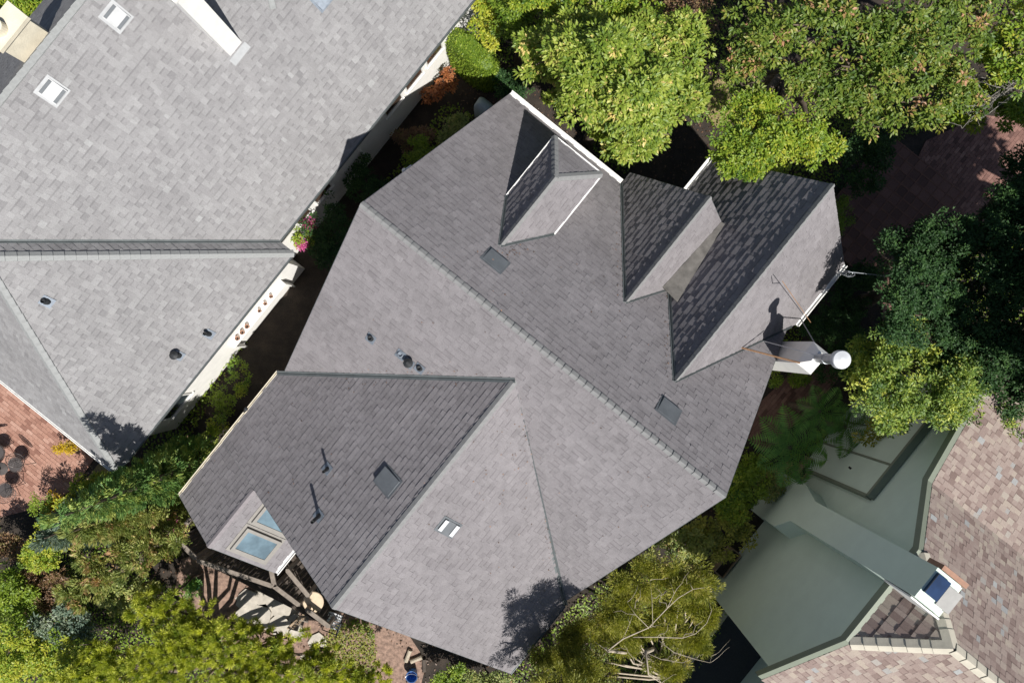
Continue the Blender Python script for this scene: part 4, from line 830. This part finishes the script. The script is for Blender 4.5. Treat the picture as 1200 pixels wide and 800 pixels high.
# --- below the house
tf = tree('feathery_tree', 'feathery yellow-green tree with pale bare branches between the roof and the sage wall', 'tree',
     [(798, 682, 3.8, 30, 20), (770, 668, 3.6, 26, 16), (745, 690, 3.6, 28, 24), (718, 712, 3.5, 30, 22), (820, 712, 3.4, 20, 30), (768, 720, 3.3, 28, 18), (690, 738, 3.4, 28, 20), (806, 752, 2.8, 24, 18), (665, 758, 3.5, 26, 18), (725, 752, 2.8, 24, 16), (640, 778, 3.5, 24, 16), (700, 775, 3.0, 26, 16), (785, 780, 2.6, 22, 14), (812, 668, 3.6, 18, 14), (740, 735, 3.2, 22, 16), (672, 790, 3.2, 26, 16), (828, 690, 3.7, 14, 18)], 'feather', 'lf_feather', base=(765, 760), bark='palebark', per_m2=17, hollow=0.2, r=0.05)
g = G(); z_ = 4.35
for seq, r_ in (([(712, 762), (730, 748), (760, 735), (782, 712), (795, 700), (812, 690), (826, 688)], 0.030), ([(742, 746), (770, 746), (800, 747), (815, 742), (828, 730), (834, 715), (830, 703)], 0.020),
                ([(757, 764), (760, 790), (775, 800)], 0.045), ([(772, 750), (790, 764), (815, 772), (832, 776), (834, 768)], 0.014), ([(757, 764), (775, 772), (800, 776), (815, 770)], 0.014), ([(760, 735), (745, 720), (735, 705)], 0.014),
                ([(782, 712), (790, 695), (785, 680)], 0.012), ([(730, 748), (738, 730), (744, 712)], 0.010), ([(765, 733), (764, 700), (762, 680)], 0.010), ([(757, 764), (748, 780), (742, 792)], 0.010), ([(712, 762), (702, 755), (695, 750)], 0.015)):
    g.tube([px(x, y, z_ + 0.08*math.sin(i*1.7)) for i, (x, y) in enumerate(seq)], [r_*0.62*(1-0.75*i/(len(seq)-1)) for i in range(len(seq))], 6)
    for k in range(2):
        x, y = random.choice(seq); limb(g, px(x, y, z_), px(x + random.uniform(-26, 26), y - random.uniform(2, 26), z_ + random.uniform(-0.3, 0.1)), 0.007, 0.003, 4, 0.07)
g.tube([px(757, 764, z_), px(765, 760, 2.4), px(765, 760, 0)], [0.045, 0.055, 0.07], 8); g.tube([px(712, 762, z_), px(740, 765, 2.6), px(765, 760, 0.6)], [0.03, 0.045, 0.05], 8)
g.to(tf, 'branches', 'palebark', smooth=True)
tree('wattle_tree', 'yellow-green tree casting leafy shade on the bottom corner of the main roof', 'tree',
     [(655, 812, 5.6, 44, 34, 0.6), (690, 845, 5.8, 60, 40, 0.7), (640, 850, 5.2, 40, 36), (700, 800, 4.4, 40, 24)], 'feather', 'lf_feather', base=(680, 830), per_m2=9, hollow=0.3)
tree('pine_tree', 'broad yellow-green pine covering the garden below the timber deck', 'tree',
     [(200, 760, 3.0, 60, 44), (260, 780, 3.0, 60, 36), (150, 790, 2.6, 52, 34), (320, 775, 2.6, 54, 32), (375, 785, 2.2, 48, 26), (220, 722, 2.9, 40, 26), (180, 712, 2.9, 26, 20), (285, 738, 2.4, 34, 20), (430, 790, 1.6, 36, 20), (240, 748, 3.1, 50, 34), (120, 765, 2.8, 34, 34), (330, 748, 2.3, 34, 18), (380, 762, 1.9, 30, 16), (100, 800, 2.6, 40, 26), (300, 800, 2.9, 60, 26), (400, 805, 2.0, 50, 20)], 'needle', 'lf_pine', base=(260, 760), per_m2=9, hollow=0.3)
tree('pine_tree', 'sprig of young pine beside the mulch bed', 'shrub', [(186, 697, 2.4, 14, 12), (168, 703, 2.4, 12, 10), (217, 712, 2.2, 12, 10)], 'needle', 'lf_pine', per_m2=18, r=0.03)
def cypress(name, label, u, v, h, rad, mat, **kw):
    t = Thing(name, W(u, v, 0), label, 'tree'); c = W(u, v, 0); n = 9
    bl = [(c + Z3*(0.5 + (h-0.7)*(i+0.5)/n), (rad*(1.0-0.86*((i+0.3)/n)**1.5), rad*(1.0-0.86*((i+0.3)/n)**1.5), (h/n)*0.85)) for i in range(n)]
    G().tube([c, c + Z3*h*0.5, c + Z3*(h-0.25)], [0.11, 0.07, 0.015], 8).to(t, 'trunk', 'bark')
    V, T = cloud(bl, 'spray', zmin=-0.9, **kw); leaf_obj('crown', V, T, mat, t.o, t.org)
cypress('cypress_tree', 'tall green cypress by the white gutter casting a pointed shadow on the pale roof', -226, 392, 6.9, 0.8, 'lf_cypress', per_m2=16, hollow=0.6)
cypress('cypress_tree', 'olive-tinged cypress next to the tall green cypress', -232, 440, 5.4, 1.15, 'lf_olive', per_m2=14, hollow=0.6)
cypress('cypress_tree', 'bluish grey-green conifer at the far end of the cypress row', -270, 500, 4.2, 0.95, 'lf_blue', per_m2=14, hollow=0.6)
tree('false_cypress', 'wide pale olive conifer spreading beside the deck corner', 'tree', [(175, 640, 3.2, 40, 24), (132, 662, 3.4, 40, 24), (200, 622, 2.4, 20, 20), (105, 690, 3.0, 30, 20), (160, 610, 3.4, 34, 18)], 'spray', 'lf_olive', base=(195, 640), per_m2=13, tint_mu=0.6)
for (x, y, z, rx, ry, st, mt, nm, lb) in [
    (49, 588, 0.9, 12, 13, 'tiny', 'lf_hedge', 'round_shrub', 'small clipped round green shrub on the edge of the patio'), (65, 589, 0.8, 9, 13, 'tiny', 'lf_yellow', 'golden_shrub', 'small golden yellow shrub next to the round green one'),
    (77, 522, 0.6, 10, 9, 'tiny', 'lf_yellow', 'golden_shrub', 'little yellow-green bush on the patio by the pale roof eave'),
    (104, 590, 1.6, 26, 22, 'small', 'lf_bright', 'laurel_shrub', 'bright green variegated shrub between the patio and the cypress'), (118, 568, 1.4, 26, 20, 'small', 'lf_bright', 'laurel_shrub', 'leafy shrub under the lowest corner of the pale roof'),
    (60, 640, 1.7, 30, 24, 'small', 'lf_bright', 'laurel_shrub', 'yellow-green shrub below the golden bush'), (14, 642, 1.0, 22, 16, 'small', 'lf_brown', 'dry_shrub', 'dry brownish shrub shading the patio corner'), (15, 690, 1.6, 34, 40, 'small', 'lf_hedge', 'dark_shrub', 'dark green shrub below the shaded patio corner'),
    (30, 760, 1.8, 44, 36, 'small', 'lf_bright', 'leafy_shrub', 'light leafy shrub in the corner of the garden next to the bluish conifer'), (75, 735, 1.6, 34, 30, 'small', 'lf_blue', 'blue_shrub', 'blue-green shrub among the light leafy shrubs'), (100, 780, 1.9, 40, 30, 'small', 'lf_bright', 'leafy_shrub', 'variegated leafy shrub beside the broad pine'),
    (150, 690, 1.6, 34, 24, 'small', 'lf_olive', 'olive_shrub', 'grey-olive shrub between the pine and the cypress row'), (55, 690, 1.0, 36, 30, 'tiny', 'lf_brown', 'dry_shrub', 'brown twiggy shrub under the cypress row'),
    (527, 792, 0.9, 20, 14, 'small', 'lf_hedge', 'small_shrub', 'green shrub beside the blue bucket under the roof corner'), (570, 800, 0.9, 30, 16, 'small', 'lf_olive', 'small_shrub', 'olive shrub below the bottom tip of the main roof'),
    (524, 94, 0.8, 10, 12, 'small', 'lf_rust', 'rust_shrub', 'rust-orange leaved shrub against the white wall'), (506, 110, 0.5, 11, 9, 'small', 'lf_rust', 'rust_shrub', 'low rust-brown shrub in shade of the main gable'),
    (390, 272, 1.5, 26, 40, 'small', 'lf_dark', 'camellia_shrub', 'dark green shrub filling the gap where the two roofs come closest'), (354, 272, 1.3, 14, 18, 'small', 'lf_bright', 'flowering_shrub', 'sunlit shrub with pink flowers below the pale roof valley corner'),
    (428, 212, 1.0, 20, 26, 'small', 'lf_dark', 'camellia_shrub', 'dark green shrub under the shaded white wall'), (484, 160, 0.5, 18, 14, 'small', 'lf_brown', 'brown_shrub', 'brown-leaved shrub in the shady passage'), (500, 180, 0.9, 22, 16, 'small', 'lf_hedge', 'passage_shrub', 'green shrub against the main gable edge'), (535, 155, 1.0, 22, 16, 'small', 'lf_olive', 'passage_shrub', 'olive shrub next to the pale blue covered grill'),
    (600, 100, 1.0, 22, 14, 'small', 'lf_dark', 'passage_shrub', 'dark shrub at the tip of the main gable'), (280, 440, 0.5, 12, 20, 'tiny', 'lf_bright', 'passage_shrub', 'sunlit shrub at the foot of the white wall'), (262, 470, 0.4, 12, 18, 'tiny', 'lf_hedge', 'passage_shrub', 'green shrub by the white gutter of the dark slope'), (255, 498, 0.7, 10, 10, 'tiny', 'lf_bright', 'passage_shrub', 'small bright shrub peeping out beside the white gutter'),
    (20, 8, 2.0, 30, 18, 'small', 'lf_bright', 'garden_tree', 'green garden tree behind the broad cream chimney'), (-10, 75, 1.8, 24, 30, 'small', 'lf_hedge', 'garden_tree', 'green garden tree beyond the back slope of the pale roof')]:
    tt = tree(nm, lb, 'shrub', [(x, y, z, rx, ry), (x-rx*0.45, y+ry*0.4, z*0.85, rx*0.6, ry*0.6), (x+rx*0.5, y+ry*0.2, z*0.8, rx*0.55, ry*0.6)], st, mt, r=0.03, size=0.9 if st == 'small' else 1.0, tint_mu=0.7 if nm in ('laurel_shrub', 'leafy_shrub') else 0.5)
    if nm == 'flowering_shrub':
        V, T = cloud([blob(362, 262, 1.5, 5, 5), blob(353, 286, 1.35, 4, 4)], 'tiny', per_m2=6, size=0.9); leaf_obj('flowers', V, T, 'lf_pink', tt.o, tt.org)['kind'] = 'stuff'
# clipped hedge: rounded block, leaves over a dense core
hc = px(554, 65, 1.25); hd = (px(582, 86, 1.25)-px(527, 44, 1.25)); hl = hd.length/2; hd.normalize(); hs = Vector((-hd.y, hd.x, 0))
th = Thing('clipped_hedge', (hc.x, hc.y, 0), 'bright green clipped hedge with rounded ends against the white wall', 'hedge')
g = G(); prof = []; ring = 20
for zz, kk in ((0.0, 0.9), (0.6, 0.97), (1.3, 0.98), (1.6, 0.88), (1.74, 0.6)):
    for i in range(ring):
        a = 2*math.pi*i/ring; ca, sa = math.cos(a), math.sin(a); x_ = abs(ca)**0.75*math.copysign(1, ca); y_ = abs(sa)**0.75*math.copysign(1, sa)
        prof.append(Vector((hc.x, hc.y, zz)) + hd*(x_*hl*kk) + hs*(y_*0.36*kk))
g.add(prof, [(r_*ring+i, r_*ring+(i+1) % ring, (r_+1)*ring+(i+1) % ring, (r_+1)*ring+i) for r_ in range(4) for i in range(ring)] + [tuple(range(4*ring, 5*ring))])
core = g.to(th, 'core', 'lf_hedge', tint=[0.1]*len(g.f))
P = []; N = []
me = core.data; me.calc_loop_triangles(); vs = [Vector(v.co) for v in me.vertices]; tr = [(vs[t_.vertices[0]], vs[t_.vertices[1]], vs[t_.vertices[2]]) for t_ in me.loop_triangles]; ar = np.array([((b-a).cross(c-a)).length for a, b, c in tr])
for k in RNG.choice(len(tr), 9000, p=ar/ar.sum()):
    a, b, c = tr[k]; r1, r2 = random.random()**0.5, random.random(); n_ = (b-a).cross(c-a).normalized(); p = a*(1-r1)+b*(r1*(1-r2))+c*(r1*r2); P.append(tuple(p + n_*random.uniform(-0.02, 0.05) + th.org)); N.append(tuple(n_))
P = np.array(P); N = np.array(N); jit = RNG.normal(size=P.shape); V, T = leaf_arrays(P, jit + N*0.5, N + jit*0.4, RNG.uniform(0.04, 0.08, len(P)), RNG.uniform(0.02, 0.04, len(P)), RNG.normal(0.5, 0.22, len(P))); leaf_obj('leaves', V, T, 'lf_hedge', th.o, th.org)
# ground cover and leaf litter
def inside(pt, poly):
    x, y = pt; c = False; n = len(poly)
    for i in range(n):
        (x0, y0), (x1, y1) = poly[i], poly[(i+1) % n]
        if (y0 > y) != (y1 > y) and x < (x1-x0)*(y-y0)/(y1-y0)+x0: c = not c
    return c
HOLES = [[(345, 300), (440, 165), (555, 30), (575, 55), (490, 165), (380, 300)], [(225, 510), (345, 300), (400, 240), (440, 225), (330, 435), (262, 525)], [(0, 440), (122, 535), (92, 572), (55, 640), (0, 680)], [(985, 190), (1180, 120), (1230, 190), (1090, 330), (1020, 480), (880, 540), (850, 470), (940, 400)], [(800, 800), (858, 712), (960, 830), (800, 860)], [(215, 650), (330, 690), (420, 740), (480, 760), (470, 800), (300, 730), (230, 720)], [(425, 240), (605, 115), (735, 210), (980, 220), (905, 415), (850, 582), (680, 698), (600, 790), (390, 712), (210, 580)], [(0, 0), (540, 0), (340, 300), (135, 540), (0, 440)], [(880, 600), (1000, 500), (1200, 480), (1200, 800), (920, 800), (830, 696)]]
def scatter(n, name, mat, lmin, lmax, label, cat, hmax, clump, skip=True, area=None):
    P = []; T = []
    while len(P) < n:
        x, y = (random.uniform(-60, 1260), random.uniform(-60, 860)) if not area else (random.uniform(area[0], area[2]), random.uniform(area[1], area[3]))
        if area and ((x-(area[0]+area[2])/2)/(area[2]-area[0]))**2 + ((y-(area[1]+area[3])/2)/(area[3]-area[1]))**2 > 0.25*random.uniform(0.3, 1): continue
        if skip and any(inside((x, y), h) for h in HOLES): continue
        m_ = math.sin(x*0.031+1.3)*math.sin(y*0.027)+math.sin(x*0.011-y*0.017)
        if m_ < clump: continue
        z = random.random()**2*hmax + 0.02; P.append(tuple(px(x, y, 0) + Z3*z)); T.append(0.35 + 0.15*m_ + random.gauss(0, 0.18))
    P = np.array(P); jit = RNG.normal(size=P.shape)
    V, T2 = leaf_arrays(P, jit*np.array([1, 1, 0.3]), np.array([0, 0, 1.0]) + jit*0.35, RNG.uniform(lmin, lmax, len(P)), RNG.uniform(lmin*0.5, lmax*0.6, len(P)), np.array(T))
    o = leaf_obj(name, V, T2, mat, None, (0, 0, 0)); tag(o, label, cat, None, 'stuff')
scatter(60000, 'ground_cover', 'lf_hedge', 0.05, 0.11, 'low green ground cover over the garden soil', 'ground cover', 0.28, -0.35)
scatter(16000, 'leaf_litter', 'lf_litter', 0.04, 0.10, 'dry brown fallen leaves lying on soil', 'leaf litter', 0.02, -3.0)
scatter(2600, 'garden_weeds', 'lf_feather', 0.04, 0.10, 'sparse yellow-green weeds on the mulch below the deck', 'weeds', 0.10, -0.3, False, (340, 700, 520, 840))

# ------------------------------------------------------------------ deck and garden things
dk = Thing('timber_deck', px(300, 660, 0), 'weathered timber deck with railings around the skylit annex', 'deck')
zd, zr = 0.85, 1.85
outline = [(250, 560), (212, 606), (205, 628), (232, 656), (319, 688), (350, 709), (362, 716), (386, 735), (420, 690), (360, 600)]
pc = [(px(x, y, zd)) for x, y in outline]; c0_ = px(300, 650, zd); p2 = [((p-c0_).dot(U3), (p-c0_).dot(V3)) for p in pc]
# convex hull of the outline keeps the plank clipping simple
def hull(pts):
    pts = sorted(set(pts)); 
    def half_(ps):
        h = []
        for p in ps:
            while len(h) >= 2 and (h[-1][0]-h[-2][0])*(p[1]-h[-2][1])-(h[-1][1]-h[-2][1])*(p[0]-h[-2][0]) <= 0: h.pop()
            h.append(p)
        return h
    a = half_(pts); b = half_(pts[::-1]); return a[:-1]+b[:-1]
hp = hull(p2); ed = convex_edges(hp); y = min(p[1] for p in hp)
while y < max(p[1] for p in hp):
    poly = [(-9, y+0.004), (9, y+0.004), (9, y+0.136), (-9, y+0.136)]
    for e in ed: poly = clip(poly, *e)
    if len(poly) >= 3: G().prism([c0_ + U3*q_[0] + V3*q_[1] + Z3*random.uniform(-0.002, 0.002) for q_ in poly], Vector((0, 0, -0.03))).to(dk, 'plank', 'darktimber')
    y += 0.14
for a, b in (((222, 609), (206, 629)), ((206, 630), (229, 653)), ((233, 657), (319, 686)), ((321, 686), (350, 708)), ((360, 714), (385, 733)), ((337, 668), (361, 697)), ((318, 668), (322, 687))):
    pa, pb = px(a[0], a[1], zr), px(b[0], b[1], zr)
    rl = G().bar(pa, pb, 0.12, 0.045).to(dk, 'rail', 'timber')
    g = G(); n = max(2, int((pb-pa).length/0.13))
    for i in range(1, n): q_ = pa.lerp(pb, i/n); g.bar(q_ - Z3*0.03, q_ - Z3*(zr-zd), 0.03, 0.03)
    g.to(dk, 'balusters', 'darktimber', rl)
    for e in (pa, pb): G().bar(e + Z3*0.02, Vector((e.x, e.y, 0)), 0.09, 0.09).to(dk, 'post', 'timber')
for k in range(3): G().bar(px(362+2*k, 714+0*k, 0.8), px(338+3*k, 735, 0.25), 0.06, 0.10).to(dk, 'stair_stringer', 'tanwood') if k != 1 else None
for k in range(4): G().bar(px(358-6*k, 717+5*k, 0.7-0.15*k), px(368-6*k, 720+5*k, 0.7-0.15*k), 0.22, 0.03).to(dk, 'stair_tread', 'timber')
tb = Thing('round_table', px(367, 705, zd), 'round beige garden table half under the dark roof edge', 'table'); c = px(367, 705, 1.6)
G().lathe(c, [(0.27, -0.03), (0.285, -0.02), (0.285, 0.0), (0.27, 0.012), (0.03, 0.014)], 32).to(tb, 'table_top', 'tabletop'); G().lathe(Vector((c.x, c.y, zd)), [(0.18, 0), (0.16, 0.03), (0.03, 0.05), (0.03, 0.72)], 14).to(tb, 'pedestal', 'darkmetal')
cp = px(391, 727, 1.3); ch = Thing('slatted_chair', (cp.x, cp.y, zd), 'dark metal garden chair with pale slatted seat beside the round table', 'chair')
ax = (U3*0.9 + V3*-0.3).normalized(); ay = Z3.cross(ax)
for k in range(6): G().obox(cp + ay*(-0.19+0.075*k), ax, ay, Z3, 0.20, 0.026, 0.008).to(ch, 'slat', 'palemetal')
for i in (-1, 1):
    for j in (-1, 1): G().bar(cp + ax*(0.19*i) + ay*(0.2*j), Vector((cp.x, cp.y, zd)) + ax*(0.21*i) + ay*(0.22*j), 0.025, 0.025).to(ch, 'leg', 'blackpaint')
    G().tube([cp + ay*(0.21*i) - ax*0.2, cp + ay*(0.24*i) - ax*0.2 + Z3*0.2, cp + ay*(0.24*i) + ax*0.2 + Z3*0.2, cp + ay*(0.21*i) + ax*0.2], 0.014, 6).to(ch, 'armrest', 'blackpaint')
g = G().tube([cp - ay*0.21 + ax*0.19, cp - ay*0.2 + ax*0.26 + Z3*0.45, cp + ay*0.2 + ax*0.26 + Z3*0.45, cp + ay*0.21 + ax*0.19], 0.014, 6)
for k in range(5): g.tube([cp + ay*(-0.14+0.07*k) + ax*0.2, cp + ay*(-0.14+0.07*k) + ax*0.26 + Z3*0.45], 0.008, 5)
g.to(ch, 'backrest', 'blackpaint')
def pot(x, y, z, r, h, label, plant=None, mat='terracotta', group=None):
    c = px(x, y, z); t = Thing('flower_pot', c, label, 'pot', group); G().lathe(c, [(r*0.7, 0), (r, h), (r*1.12, h), (r*1.12, h+0.02), (r*0.9, h+0.02), (r*0.88, h-0.02)], 16).to(t, 'pot', mat)
    G().lathe(c + Z3*(h-0.03), [(r*0.86, 0), (r*0.5, 0.012)], 12).to(t, 'soil', 'soil')
    if plant: V, T = cloud([(c + Z3*(h+r*1.2), (r*1.5, r*1.5, r*1.2))], 'tiny', per_m2=30); leaf_obj('plant', V, T, plant, t.o, t.org)['kind'] = 'stuff'
for k, v_ in enumerate((222, 212, 202, 176, 164, 152)):
    w = W(WU+5.5, v_, 1.12); xx, yy = pixel(w); pot(xx, yy, 1.12, 0.06 if k < 3 else 0.045, 0.11, 'terracotta pot on the white wall shelf, in the trio of larger ones' if k < 3 else 'small terracotta pot on the white wall shelf, in the trio of smaller ones', None, 'terracotta', 'pots on the wall shelf')
pot(213, 612, zd, 0.12, 0.25, 'potted plant with pink flowers on the deck corner', 'lf_pink'); pot(209, 640, 0.0, 0.14, 0.25, 'green potted plant below the deck corner', 'lf_bright'); pot(232, 682, 0.0, 0.16, 0.22, 'green pot with leafy plant standing on the mulch', 'lf_fern', 'greenplastic')
# pale flagstones
fs = sheet('stone_pad', [(275, 700), (310, 688), (352, 712), (345, 745), (300, 735)], 0.010, 'flagstone')
random.seed(5)
for (x, y, r) in ((290, 703, 15), (312, 700, 15), (330, 712, 14), (305, 720, 16), (326, 732, 14), (285, 722, 12), (345, 727, 9), (348, 742, 10), (372, 752, 12), (360, 772, 10)):
    k = 7; G().prism([px(x + r*math.cos(6.28*i/k + x)*random.uniform(0.8, 1.05), y + r*math.sin(6.28*i/k + x)*random.uniform(0.75, 1.0), 0.055 + 0.0012*(x % 7)) for i in range(k)][::-1], Vector((0, 0, -0.05))).to(type('T', (), {'part': lambda s, n, v, f, m, p, ti, sm, kd, lb: mesh_obj(n, v, f, m, p)})(), 'flagstone', 'flagstone', fs)
# wire chairs and table on the brick patio
def wire_disc(g, c, r, nrm, rings=3, spokes=12):
    nrm = Vector(nrm).normalized(); x = (Vector((1, 0, 0)) - nrm*nrm.x).normalized(); y = nrm.cross(x)
    for k in range(1, rings+1): g.tube([c + (x*math.cos(t_)+y*math.sin(t_))*(r*k/rings) for t_ in [i*math.pi/10 for i in range(21)]], 0.010 if k == rings else 0.004, 5, False)
    for k in range(spokes): t_ = 2*math.pi*k/spokes; g.tube([c, c + (x*math.cos(t_)+y*math.sin(t_))*r], 0.004, 4, False)
    return g
def make_wire_chair(loc, rz, label, group):
    t = Thing('wire_chair', loc, label, 'chair', group); c = Vector(loc); b = Vector((math.cos(rz), math.sin(rz), 0)); s = Vector((-b.y, b.x, 0))
    wire_disc(G(), c + Z3*0.44, 0.22, Z3, 4, 18).to(t, 'seat', 'wire')
    G().lathe(c + Z3*0.445, [(0.20, 0), (0.20, 0.012), (0.05, 0.016)], 20).to(t, 'seat_pad', 'wire')
    wire_disc(G(), c + b*0.27 + Z3*0.74, 0.23, b*0.9 + Z3*0.42, 4, 16).to(t, 'backrest', 'wire')
    for i, j in ((1, 1), (1, -1), (-1, 1), (-1, -1)): G().tube([c + b*(0.12*i) + s*(0.12*j) + Z3*0.44, c + b*(0.2*i) + s*(0.2*j)], 0.010, 6).to(t, 'leg', 'wire')
    return t
for x, y, rz, lb in ((10, 527, 1.7, 'wire garden chair at the end of the patio group by the pale eave'), (31, 541, 0.7, 'wire garden chair turned towards the yellow-green bush on the patio'), (20, 570, -0.4, 'wire garden chair standing nearest the shaded patio corner'), (-22, 560, 2.9, 'wire garden chair on the far side of the patio table')):
    make_wire_chair(px(x, y, 0.03), rz, lb, 'wire chairs on the brick patio')
tw = Thing('patio_table', px(2, 549, 0.03), 'small round grey wire table among the wire chairs', 'table'); c = px(2, 549, 0.03)
wire_disc(G(), c + Z3*0.7, 0.3, Z3, 6, 24).to(tw, 'table_top', 'wire'); G().lathe(c + Z3*0.69, [(0.28, 0), (0.28, 0.008)], 24).to(tw, 'table_pan', 'cord'); G().lathe(c, [(0.2, 0), (0.18, 0.02), (0.02, 0.04), (0.02, 0.69)], 12).to(tw, 'pedestal', 'wire')
# odds and ends
cg = px(568, 130, 0.5); gr = Thing('covered_grill', (cg.x, cg.y, 0), 'garden grill under a pale blue-grey cover near the tip of the main gable', 'grill')
cv_ = []
for zz, kx, ky in ((0.02, 0.30, 0.24), (0.5, 0.29, 0.22), (0.85, 0.27, 0.20), (1.0, 0.20, 0.10), (1.03, 0.1, 0.04)): cv_ += [Vector((cg.x, cg.y, zz)) + U3*(kx*math.copysign(abs(math.cos(a))**0.5, math.cos(a))*(1+0.05*math.sin(a*5+zz*3))) + V3*(ky*math.copysign(abs(math.sin(a))**0.5, math.sin(a))) for a in [2*math.pi*i/16 for i in range(16)]]
G().add(cv_, [(r_*16+i, r_*16+(i+1) % 16, (r_+1)*16+(i+1) % 16, (r_+1)*16+i) for r_ in range(4) for i in range(16)] + [tuple(range(64, 80))]).to(gr, 'cover', 'paleblue', smooth=True)
gt = Thing('picket_gate', px(541, 80, 0), 'short white picket gate beside the clipped hedge', 'gate'); c = px(541, 80, 0)
for k in range(6): G().bar(c + V3*(-0.05) + U3*(0.1*k-0.25) + Z3*0.05, c + V3*(-0.05) + U3*(0.1*k-0.25) + Z3*1.0, 0.06, 0.02).to(gt, 'picket', 'white')
for zz in (0.25, 0.8): G().bar(c + U3*-0.3 + Z3*zz - V3*0.02, c + U3*0.3 + Z3*zz - V3*0.02, 0.02, 0.06).to(gt, 'rail', 'white')
fn = Thing('board_fence', px(40, 12, 0), 'brown board fence behind the pale roof next to the broad chimney', 'fence'); c = px(46, 6, 0)
for k in range(16): G().bar(c - V3*(0.15*k-1.0) + Z3*0.02, c - V3*(0.15*k-1.0) + Z3*(1.7+random.uniform(-0.02, 0.02)), 0.14, 0.02, up=tuple(V3)).to(fn, 'board', 'timber')
for zz in (0.4, 1.4): G().bar(c + V3*1.1 + U3*0.03 + Z3*zz, c - V3*1.4 + U3*0.03 + Z3*zz, 0.03, 0.08).to(fn, 'rail', 'darktimber')
for (x, y, lb) in ((848, 655, 'tan wooden planter box at the foot of the sage wall below the chimney'), (938, 547, 'narrow tan wooden planter box under the large tree fern')):
    t = Thing('planter_box', px(x, y, 0), lb, 'planter'); c = px(x, y, 0); L2, W2 = (0.42, 0.15) if x < 900 else (0.34, 0.10)
    for s_ in (-1, 1): G().bar(c + U3*(W2*s_) - V3*L2 + Z3*0.2, c + U3*(W2*s_) + V3*L2 + Z3*0.2, 0.03, 0.4).to(t, 'side_board', 'tanwood'); G().bar(c + V3*(L2*s_) - U3*(W2-0.016) + Z3*0.2, c + V3*(L2*s_) + U3*(W2-0.016) + Z3*0.2, 0.03, 0.4).to(t, 'end_board', 'tanwood')
    G().obox(c + Z3*0.17, U3, V3, Z3, W2-0.02, L2-0.02, 0.17).to(t, 'soil', 'soil')
bk = Thing('bucket', px(484, 787, 0), 'blue plastic bucket under the lower roof edge', 'bucket'); c = px(484, 787, 0); G().lathe(c, [(0.13, 0), (0.17, 0.3), (0.18, 0.3), (0.16, 0.3), (0.125, 0.03)], 18).to(bk, 'pail', 'blueplastic'); G().tube([c + Vector((0.17*math.cos(a), 0.1*math.sin(a), 0.3+0.02)) for a in [i*math.pi/8 for i in range(9)]], 0.006, 5).to(bk, 'handle', 'metal')
for k, (x, y, a, lb) in enumerate(((478, 768, 1.2, 'cut pale log lying above the blue bucket'), (488, 772, 0.4, 'second cut log beside the blue bucket, lying crosswise'), (497, 779, 1.6, 'dark cut log leaning beside the blue bucket'))):
    c = px(x, y, 0.07); d = Vector((math.cos(a), math.sin(a), 0))*0.18; solo(G().tube([c-d, c, c+d], [0.065, 0.06, 0.068], 10), 'log', 'palebark' if k < 2 else 'darktimber', lb, 'log')
